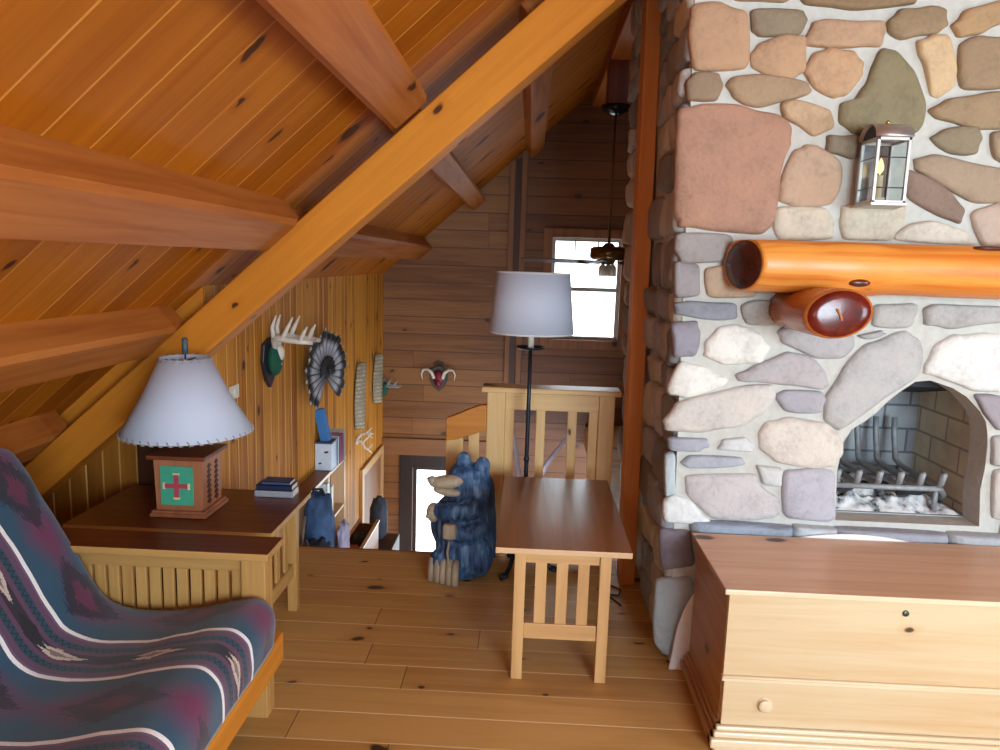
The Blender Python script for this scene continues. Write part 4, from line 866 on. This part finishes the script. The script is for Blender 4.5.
def book(x0, x1, y0, y1, z0, z1, c, label, name='book', g='books kept at the stair bookcase', rot=None, kind='book'):
    t = thing(name, ((x0 + x1) / 2, (y0 + y1) / 2, z0), label, kind, g)
    piv = ((x0 + x1) / 2, (y0 + y1) / 2, z0); b = B(); cmat = M('bk%d_%d_%d' % c, c, .45)
    b.box(x0, x1, y0, y0 + .004, z0, z1, rot, piv); b.box(x0, x1, y1 - .004, y1, z0, z1, rot, piv); b.box(x1 - .004, x1, y0, y1, z0, z1, rot, piv); b.done('cover', cmat, t)
    b = B(); b.box(x0 + .003, x1 - .004, y0 + .004, y1 - .004, z0 + .003, z1 - .003, rot, piv); b.done('pages', M('pages', (226, 220, 208), .8), t); return t
book(-1.505, -1.385, 5.245, 5.285, zt_, .33, (150, 168, 190), 'bluish grey book standing just behind the white box')
book(-1.505, -1.382, 5.29, 5.325, zt_, .335, (200, 206, 216), 'pale book second in the row behind the white box')
book(-1.505, -1.378, 5.33, 5.37, zt_, .34, (160, 40, 104), 'magenta book in the row behind the white box')
book(-1.505, -1.378, 5.375, 5.42, zt_, .335, (120, 46, 92), 'dull purple book behind the magenta one on the bookcase')
book(-1.505, -1.37, 5.425, 5.455, zt_, .36, (178, 168, 156), 'tall beige book, last in the row on the bookcase')
wb = thing('white_box', (-1.45, 5.18, zt_), 'white box with two small dark pictures standing on the bookcase', 'box')
b = B(); b.box(-1.505, -1.385, 5.12, 5.24, zt_ + .004, zt_ + .20); b.done('carton', M('white_card', (214, 226, 244), .5), wb, bevel=.003)
b = B(); b.box(-1.507, -1.383, 5.118, 5.242, zt_ + .20, zt_ + .213); b.box(-1.507, -1.383, 5.118, 5.242, zt_, zt_ + .006); b.done('lid', M('lid_dark', (70, 84, 112), .5), wb, bevel=.002)
mk = M('mark_dark', (40, 46, 58), .6)
for cx_, cz_, s_ in ((-1.425, zt_ + .14, .016), (-1.47, zt_ + .055, .012)):
    b = B(); b.ball((cx_, 5.119, cz_), (s_, .0015, s_ * .5), 2); b.ball((cx_ + s_ * .7, 5.119, cz_ + .004), (s_ * .5, .0015, s_ * .35), 2); b.done('printed_mark', mk, wb)
b = B(); b.box(-1.475, -1.405, 5.15, 5.20, zt_ + .214, zt_ + .455, Matrix.Rotation(R(-12), 3, 'Y'), (-1.42, 5.17, zt_ + .22))
one(b, 'blue_box', (-1.45, 5.17, zt_ + .214), M('blue_card', (58, 124, 190), .5), 'slim blue box leaning back on top of the white box', 'box', bevel=.003)
book(-1.50, -1.385, 5.00, 5.06, -.26, .06, (228, 232, 232), 'white binder standing inside the bookcase near its front', 'binder', kind='binder', g='things inside the bookcase')
book(-1.50, -1.39, 5.13, 5.19, -.26, .0, (226, 222, 206), 'cream folder standing in the farthest bay of the bookcase', 'binder', kind='binder', g='things inside the bookcase')
book(-1.50, -1.39, 5.13, 5.20, -.76, -.42, (120, 140, 110), 'green-grey folder on the lower shelf of the farthest bay', 'binder', kind='binder', g='things inside the bookcase')
# backpack
bp = thing('backpack', (-1.285, 4.45, -.36), 'dark blue backpack slumped at the top of the stairs beside the end table', 'backpack')
bl = NT('backpack_fabric'); bn = bl.n('ShaderNodeTexNoise', {'Vector': bl.obj(), 'Scale': 14.0, 'Detail': 4.0}).outputs[0]; bl.set(base_color=bl.mix(bn, lin((22, 38, 64)), lin((62, 96, 140))), roughness=.7); bl.bump(bn, .6, .03)
def blob(c, r, p=.7, nse=.012, sc=9, seed=0, nu=28, nv=20):
    b = B()
    def f(a, d):
        th = 2 * math.pi * a; ph = math.pi * (d - .5); sg = lambda v, e: math.copysign(abs(v) ** e, v)
        x, y, z = sg(math.cos(th), p) * sg(math.cos(ph), p), sg(math.sin(th), p) * sg(math.cos(ph), p), sg(math.sin(ph), p)
        k = 1 + nse / min(r) * noise.noise(Vector((x * sc * .3 + seed, y * sc * .3, z * sc * .3)))
        return Vector((c[0] + x * r[0] * k, c[1] + y * r[1] * k, c[2] + z * r[2] * k))
    b.sheet(f, nu, nv); bmesh.ops.remove_doubles(b.bm, verts=b.bm.verts, dist=.0008); return b
b = blob((-1.285, 4.46, -.09), (.090, .10, .268), .75); b.done('main_bag', bl.m, bp)
b = blob((-1.275, 4.38, -.22), (.078, .05, .13), .7, seed=4); b.done('front_pocket', M('pocket_navy', (22, 28, 44), .7, var=.4), bp)
b = B(); b.tube([(-1.32, 4.44, .165), (-1.315, 4.43, .205), (-1.26, 4.43, .21), (-1.245, 4.44, .165)], .008, 8); b.done('carry_loop', M('strap_black', (20, 22, 28), .7), bp)
b = B(); b.tube([(-1.35, 4.37, .05), (-1.36, 4.35, -.1), (-1.345, 4.36, -.25)], .010, 8, flat=.5); b.done('shoulder_strap', M('strap_brown', (110, 96, 76), .7), bp)
b = blob((-1.31, 4.24, -.22), (.045, .06, .135), .85, seed=2); one(b, 'grey_bag', (-1.31, 4.24, -.36), M('grey_bag', (86, 100, 108), .6, var=.35, scale=14), 'small greyish rounded bag left of the dark blue backpack', 'bag')
b = blob((-1.155, 4.55, -.20), (.035, .06, .155), .8, seed=8); one(b, 'pale_bag', (-1.155, 4.55, -.36), M('mauve_bag', (160, 150, 172), .6, var=.35, scale=14), 'pale mauve floppy bag squeezed to the right of the backpack', 'bag')
# wooden crate with red and dark things inside
cr_ = thing('wooden_crate', (-1.27, 5.5, -.8), 'open wooden crate with pale rims standing past the end of the bookcase', 'crate')
for (nm, A) in (('side', (-1.355, -1.34, 5.15, 5.85, -.8, -.51)), ('side', (-1.205, -1.19, 5.15, 5.85, -.8, -.51)), ('end', (-1.34, -1.205, 5.15, 5.165, -.8, -.53)), ('end', (-1.34, -1.205, 5.835, 5.85, -.8, -.53)), ('bottom', (-1.34, -1.205, 5.165, 5.835, -.8, -.79))):
    b = B(); b.box(*A); b.done(nm, W('shelf', 'y'), cr_)
for A in ((-1.357, -1.338, 5.145, 5.855, -.51, -.495), (-1.207, -1.180, 5.145, 5.855, -.51, -.495)):
    b = B(); b.box(*A); b.done('rim', W('paleedge', 'y'), cr_)
b = blob((-1.272, 5.30, -.56), (.055, .06, .05), .8, seed=1); one(b, 'red_bundle', (-1.272, 5.30, -.6), M('red_cloth', (206, 80, 62), .7), 'small red bundle lying in the wooden crate', 'cloth bundle')
b = blob((-1.272, 5.52, -.57), (.06, .12, .07), .8, seed=3); one(b, 'dark_bundle', (-1.272, 5.52, -.64), M('black_cloth', (30, 26, 28), .7), 'dark bundle lying behind the red one in the wooden crate', 'cloth bundle')
b = blob((-1.25, 6.16, -.60), (.075, .08, .20), .8, seed=5); one(b, 'dark_duffel', (-1.25, 6.16, -.8), M('slate_bag', (44, 50, 64), .7, var=.4, scale=12), 'slate-dark upright bag standing beyond the crate near the access door', 'bag')

# ------------------------------------------------ mounts on the vertical board wall
bone = M('antler_bone', (224, 214, 200), .5, var=.2, scale=25); 
def antlers(parent, o, k=1.0, ext=.27, name='antler', mat=None):
    o = Vector(o); mat = mat or bone
    for s in (-1, 1):
        f = lambda x, y, z: o + Vector((x * k, s * y * k * .55 + .012 * s, z * k))
        b = B(); b.tube([f(0, .02, 0), f(.0, .05, .05), f(.03, .09, .065), f(.10, .12, .055), f(.17, .13, .05), f(.23, .11, .045), f(ext + .02, .07, .05)], [.018 * k, .019 * k, .020 * k, .018 * k, .016 * k, .013 * k, .004 * k], 10)
        for P in ([f(.0, .05, .05), f(-.01, .05, .12), f(.012, .045, .19)], [f(.06, .105, .062), f(.085, .10, .12), f(.118, .095, .185)], [f(.165, .13, .05), f(.185, .13, .10), f(.205, .12, .135)]): b.tube(P, [.016 * k, .012 * k, .004 * k], 8)
        b.done(name, mat, parent)
dm_ = thing('antler_mount', (-1.47, 4.2, 1.0), 'white deer antlers on a dark shield mount with green base, upper left wall', 'antler mount')
b = B(); b.prism([(4.10, 1.15), (4.20, 1.18), (4.30, 1.15), (4.32, 1.05), (4.27, .94), (4.20, .885), (4.13, .94), (4.08, 1.05)], .022, 'x', XW); b.done('shield', M('shield_dark', (42, 38, 46), .4), dm_, bevel=.005)
b = B(); b.ball((XW + .045, 4.2, 1.05), (.042, .07, .095)); b.done('felt_base', M('green_felt', (20, 84, 62), .8), dm_)
b = B(); b.ball((XW + .07, 4.2, 1.09), (.03, .032, .05)); b.tube([(XW + .06, 4.2, 1.12), (XW + .08, 4.2, 1.02)], [.02, .008], 8); b.done('skull_plate', bone, dm_)
antlers(dm_, (XW + .055, 4.2, 1.12), 1.0, .20)
# turkey tail fan
tf = thing('turkey_tail_fan', (-1.42, 5.25, .9), 'spread turkey tail fan with striped grey and black feathers on the wall', 'feather fan')
ft_t = NT('turkey_feather'); uvn = ft_t.n('ShaderNodeUVMap', uv_map='UVMap').outputs[0]; fs_ = ft_t.n('ShaderNodeSeparateXYZ', {0: uvn})
bar = ft_t.n('ShaderNodeTexNoise', {'Vector': ft_t.n('ShaderNodeMapping', {'Vector': uvn, 'Scale': (3, 26, 1)}).outputs[0], 'Scale': 1.0, 'Detail': 2.0}).outputs[0]
colf = ft_t.ramp(fs_.outputs[1], [(0.0, lin((30, 26, 28))), (.25, lin((130, 128, 136))), (.62, lin((206, 206, 214))), (.78, lin((34, 28, 30))), (.9, lin((40, 32, 30))), (.95, lin((220, 200, 176)))])
edge = ft_t.math('GREATER_THAN', ft_t.math('ABSOLUTE', ft_t.math('SUBTRACT', fs_.outputs[0], .5)), .3)
ft_t.set(base_color=ft_t.mix(ft_t.math('MULTIPLY', edge, .75), ft_t.mix(ft_t.math('MULTIPLY', bar, .5), colf, lin((44, 40, 46))), lin((30, 26, 30))), roughness=.6)
def feather(parent, o, ang, L, wd, U_, V_, N_, k, mat):
    """blade feather with a rounded tip, slightly cupped, lying in the plane U,V"""
    bm = bmesh.new(); lay = bm.loops.layers.uv.new('UVMap'); d = U_ * math.cos(ang) + V_ * math.sin(ang); e = N_.cross(d); g = []
    for i in range(13):
        t = i / 12; hw = wd * (0.25 + .75 * min(1, t * 1.5)) * math.sqrt(max(0.0, 1 - max(0, (t - .86) / .14) ** 2)) + .0008
        g.append([(bm.verts.new(o + d * L * (.1 + .9 * t) + e * hw * (j - 2) / 2 + N_ * (k * .0016 + .05 * t * t * L - .004 * abs(j - 2))), (j / 4, t)) for j in range(5)])
    for i in range(12):
        for j in range(4):
            q = [g[i][j], g[i][j + 1], g[i + 1][j + 1], g[i + 1][j]]; f = bm.faces.new([x[0] for x in q]); f.smooth = True
            for l, x in zip(f.loops, q): l[lay].uv = x[1]
    b = B(); b.bm.free(); b.bm = bm; return b.done('feather', mat, parent, solid=.0015, recalc=False)
N_ = Vector((math.cos(R(-14)), math.sin(R(-14)), 0)); U_ = Vector((math.cos(R(76)), math.sin(R(76)), 0)); V_ = Vector((0, 0, 1)); o_ = Vector((-1.40, 5.0, .86))
for k in range(19):
    a = R(-32 + 270 * k / 18 - 8); L = .30 + .03 * math.sin(k * 2.3) * .5
    feather(tf, o_, a, L, .034, U_, V_, N_, k, ft_t.m)
for k in range(11):
    feather(tf, o_ + N_ * .02, R(0 + 180 * k / 10), .12, .025, U_, V_, N_, k, M('covert_black', (28, 24, 30), .5, var=.5))
b = B(); b.ball(o_ + N_ * .01, (.035, .04, .05)); b.tube([o_, Vector((XW, 5.0, .86))], .02, 8); b.done('fan_base', M('covert_black', (28, 24, 30), .5), tf)
# snakeskins
sk = NT('snakeskin'); sx_ = sk.n('ShaderNodeSeparateXYZ', {0: sk.obj()}); wv2 = sk.n('ShaderNodeTexWave', {'Vector': sk.obj(), 'Scale': 9.0, 'Distortion': 2.0}, bands_direction='Z').outputs[0]; vv = sk.n('ShaderNodeTexVoronoi', {'Vector': sk.obj(), 'Scale': 40.0}).outputs[0]
sk.set(base_color=sk.mix(sk.math('MULTIPLY', vv, 1.4), sk.mix(wv2, lin((110, 96, 74)), lin((206, 196, 168))), lin((146, 132, 108))), roughness=.5)
for i, (y, zb_, zt_, l) in enumerate(((6.42, .15, .73, 'long pale snakeskin hanging on the wall, nearer of the two'), (7.18, .24, .72, 'snakeskin hanging nearest the corner, above the green plaque'))):
    def f(a, c, y=y, zb_=zb_, zt_=zt_, i=i):
        z = zb_ + (zt_ - zb_) * a; wd = .12 * math.sin(math.pi * (.12 + .82 * a)) ** .6; s = (c - .5) * 2
        edge = .006 * math.sin(z * 130) * abs(s)
        return Vector((XW + .012 + (.075 * (1 - s * s)) * .9, y + s * (wd + edge) + .06 * (a - .5) * (1 if i else 1), z))
    b = B(); b.sheet(f, 40, 12); one(b, 'snakeskin', (XW, y, zb_), sk.m, l, 'snakeskin', 'snakeskins on the left wall', solid=.003, recalc=False)
sp = thing('small_antler_plaque', (-1.48, 7.25, .33), 'small green plaque with short antlers in the far left corner', 'antler mount')
b = B(); b.prism([(7.12, .42), (7.25, .45), (7.38, .42), (7.39, .3), (7.25, .17), (7.11, .3)], .02, 'x', XW); b.done('shield', M('shield_dark', (42, 38, 46), .4), sp, bevel=.004)
b = B(); b.ball((XW + .04, 7.25, .33), (.05, .09, .08)); b.done('felt_base', M('green_felt', (20, 84, 62), .8), sp)
antlers(sp, (XW + .05, 7.25, .33), .62, .27, mat=M('antler_grey', (150, 150, 146), .5)); bpy.data.objects[sp].location.y += .17
# forked antler on the wall past the books
la = thing('forked_antler', (XW, 6.38, .05), 'pale forked antler pinned low on the wall just past the books', 'antler')
F = lambda x, z, y=0.: Vector((XW + x, 6.38 + y, z))
b = B(); b.ball(F(.012, .03), (.014, .03, .03)); b.done('burr', bone, la)
b = B(); b.tube([F(.01, .04), F(.05, .10), F(.10, .11), F(.15, .16)], [.014, .014, .011, .004], 8)
for P in ([F(.09, .11), F(.13, .09), F(.155, .065)], [F(.12, .13), F(.15, .10), F(.165, .11)]): b.tube(P, [.011, .009, .003], 8)
b.done('upper_fork', bone, la)
b = B(); b.tube([F(.01, .03), F(.06, .03), (F(.09, -.03)), F(.15, -.07)], [.014, .014, .011, .004], 8)
for P in ([F(.065, .025), F(.10, .06), F(.13, .085)], [F(.09, -.03), F(.13, -.02), F(.155, .01)]): b.tube(P, [.011, .009, .003], 8)
b.done('lower_fork', bone, la)
# light switch
sw_ = thing('light_switch', (XW, 3.70, .95), 'white light switch plate on the yellow board wall beside the lamp shade', 'light switch')
b = B(); b.box(XW, XW + .006, 3.64, 3.76, .91, .98); b.done('plate', M('plate_white', (226, 222, 206), .4), sw_, bevel=.002)
b = B(); b.box(XW + .006, XW + .014, 3.69, 3.71, .93, .96); b.done('toggle', M('plate_white', (226, 222, 206), .4), sw_)
# red skull plaque on the back wall
rp_ = thing('horned_plaque', (-.92, YB - .03, .45), 'small dark shield with crimson face and two white curved horns', 'wall plaque')
cx_, cz_, yy = -.92, .42, YB
b = B(); b.prism([(cx_ - .10, cz_ + .10), (cx_ - .05, cz_ + .13), (cx_, cz_ + .155), (cx_ + .05, cz_ + .13), (cx_ + .10, cz_ + .10), (cx_ + .095, cz_ - .0), (cx_ + .055, cz_ - .08), (cx_, cz_ - .125), (cx_ - .055, cz_ - .08), (cx_ - .095, cz_)], .025, 'y', yy - .03); b.done('shield', M('shield_grey', (74, 68, 60), .5), rp_, bevel=.006)
b = B(); b.ball((cx_, yy - .045, cz_ + .02), (.055, .03, .085)); b.ball((cx_, yy - .055, cz_ - .03), (.035, .03, .05)); b.done('crimson_face', M('crimson', (118, 18, 44), .4), rp_)
for s in (-1, 1):
    b = B(); b.tube([(cx_ + s * .045, yy - .06, cz_ + .02), (cx_ + s * .065, yy - .08, cz_ + .08), (cx_ + s * .11, yy - .08, cz_ + .115), (cx_ + s * .155, yy - .07, cz_ + .11), (cx_ + s * .175, yy - .06, cz_ + .06), (cx_ + s * .165, yy - .05, cz_ + .0)], [.018, .018, .015, .012, .008, .003], 10); b.done('horn', bone, rp_)
# ------------------------------------------------ ceiling fan
fn = thing('ceiling_fan', (.61, 6.0, 1.7), 'brass ceiling fan on a long rod hanging from the ridge by the far window', 'ceiling fan')
fx, fy = .61, 6.0; brs = M('fan_brass', (120, 96, 60), .3, .9); blk = M('fan_black', (24, 20, 20), .25, .6)
b = B(); b.lathe((fx, fy, 2.80), [(0, 0), (.03, 0), (.10, .035), (.115, .06), (.115, .07), (0, .07)], 28); b.done('canopy', blk, fn)
b = B(); b.tube([(fx, fy, 1.80), (fx, fy, 2.82)], .010, 8); b.done('down_rod', brs, fn)
b = B(); b.lathe((fx, fy, 0), [(0, 1.83), (.03, 1.825), (.05, 1.80), (.12, 1.795), (.145, 1.78), (.148, 1.715), (.13, 1.695), (.06, 1.69), (.045, 1.66), (0, 1.655)], 32); b.done('motor', brs, fn)
for k in range(5):
    a = R(183 + 72 * k); d = Vector((math.cos(a), math.sin(a), 0)); e = Vector((-math.sin(a), math.cos(a), .22)).normalized(); o_ = Vector((fx, fy, 1.675))
    b = B(); r_ = [(.20, .045), (.30, .055), (.50, .065), (.66, .066), (.70, .05)]; P = [o_ + d * q + e * h for q, h in r_] + [o_ + d * q - e * h for q, h in r_[::-1]]
    lo = [b.bm.verts.new(p - Vector((0, 0, .004))) for p in P]; hi = [b.bm.verts.new(p + Vector((0, 0, .004))) for p in P]; n_ = len(P)
    b.bm.faces.new(lo[::-1]); b.bm.faces.new(hi)
    for i in range(n_): b.bm.faces.new((lo[i], lo[(i + 1) % n_], hi[(i + 1) % n_], hi[i]))
    bd = b.done('blade', W('dark', 'x'), fn); b = B(); b.tube([o_ + d * .11, o_ + d * .17 - Vector((0, 0, .01)), o_ + d * .24], [.012, .016, .02], 8, flat=.4); b.done('blade_iron', brs, bd.name)
for k in range(3):
    a = R(200 + 120 * k); c = Vector((fx + .045 * math.cos(a), fy + .045 * math.sin(a), 1.565))
    b = B(); b.lathe(c, [(.012, .095), (.03, .07), (.032, .0), (.028, .0), (.026, .065)], 14); b.done('glass_cup', M('cup_glass', (206, 196, 172), .2), fn)
b = B(); b.box(.535, .685, 5.9, 6.1, 2.87, 3.26); one(b, 'fan_mounting_box', (.61, 6.0, 2.87), wood('mount_box_wood', (120, 50, 26), (84, 30, 14), axis='z', across='x', seam='d', pitch=.05, seamc=(40, 16, 8), rough=.4), 'reddish wooden box under the ridge beam that carries the ceiling fan', 'mounting box', bevel=.004)
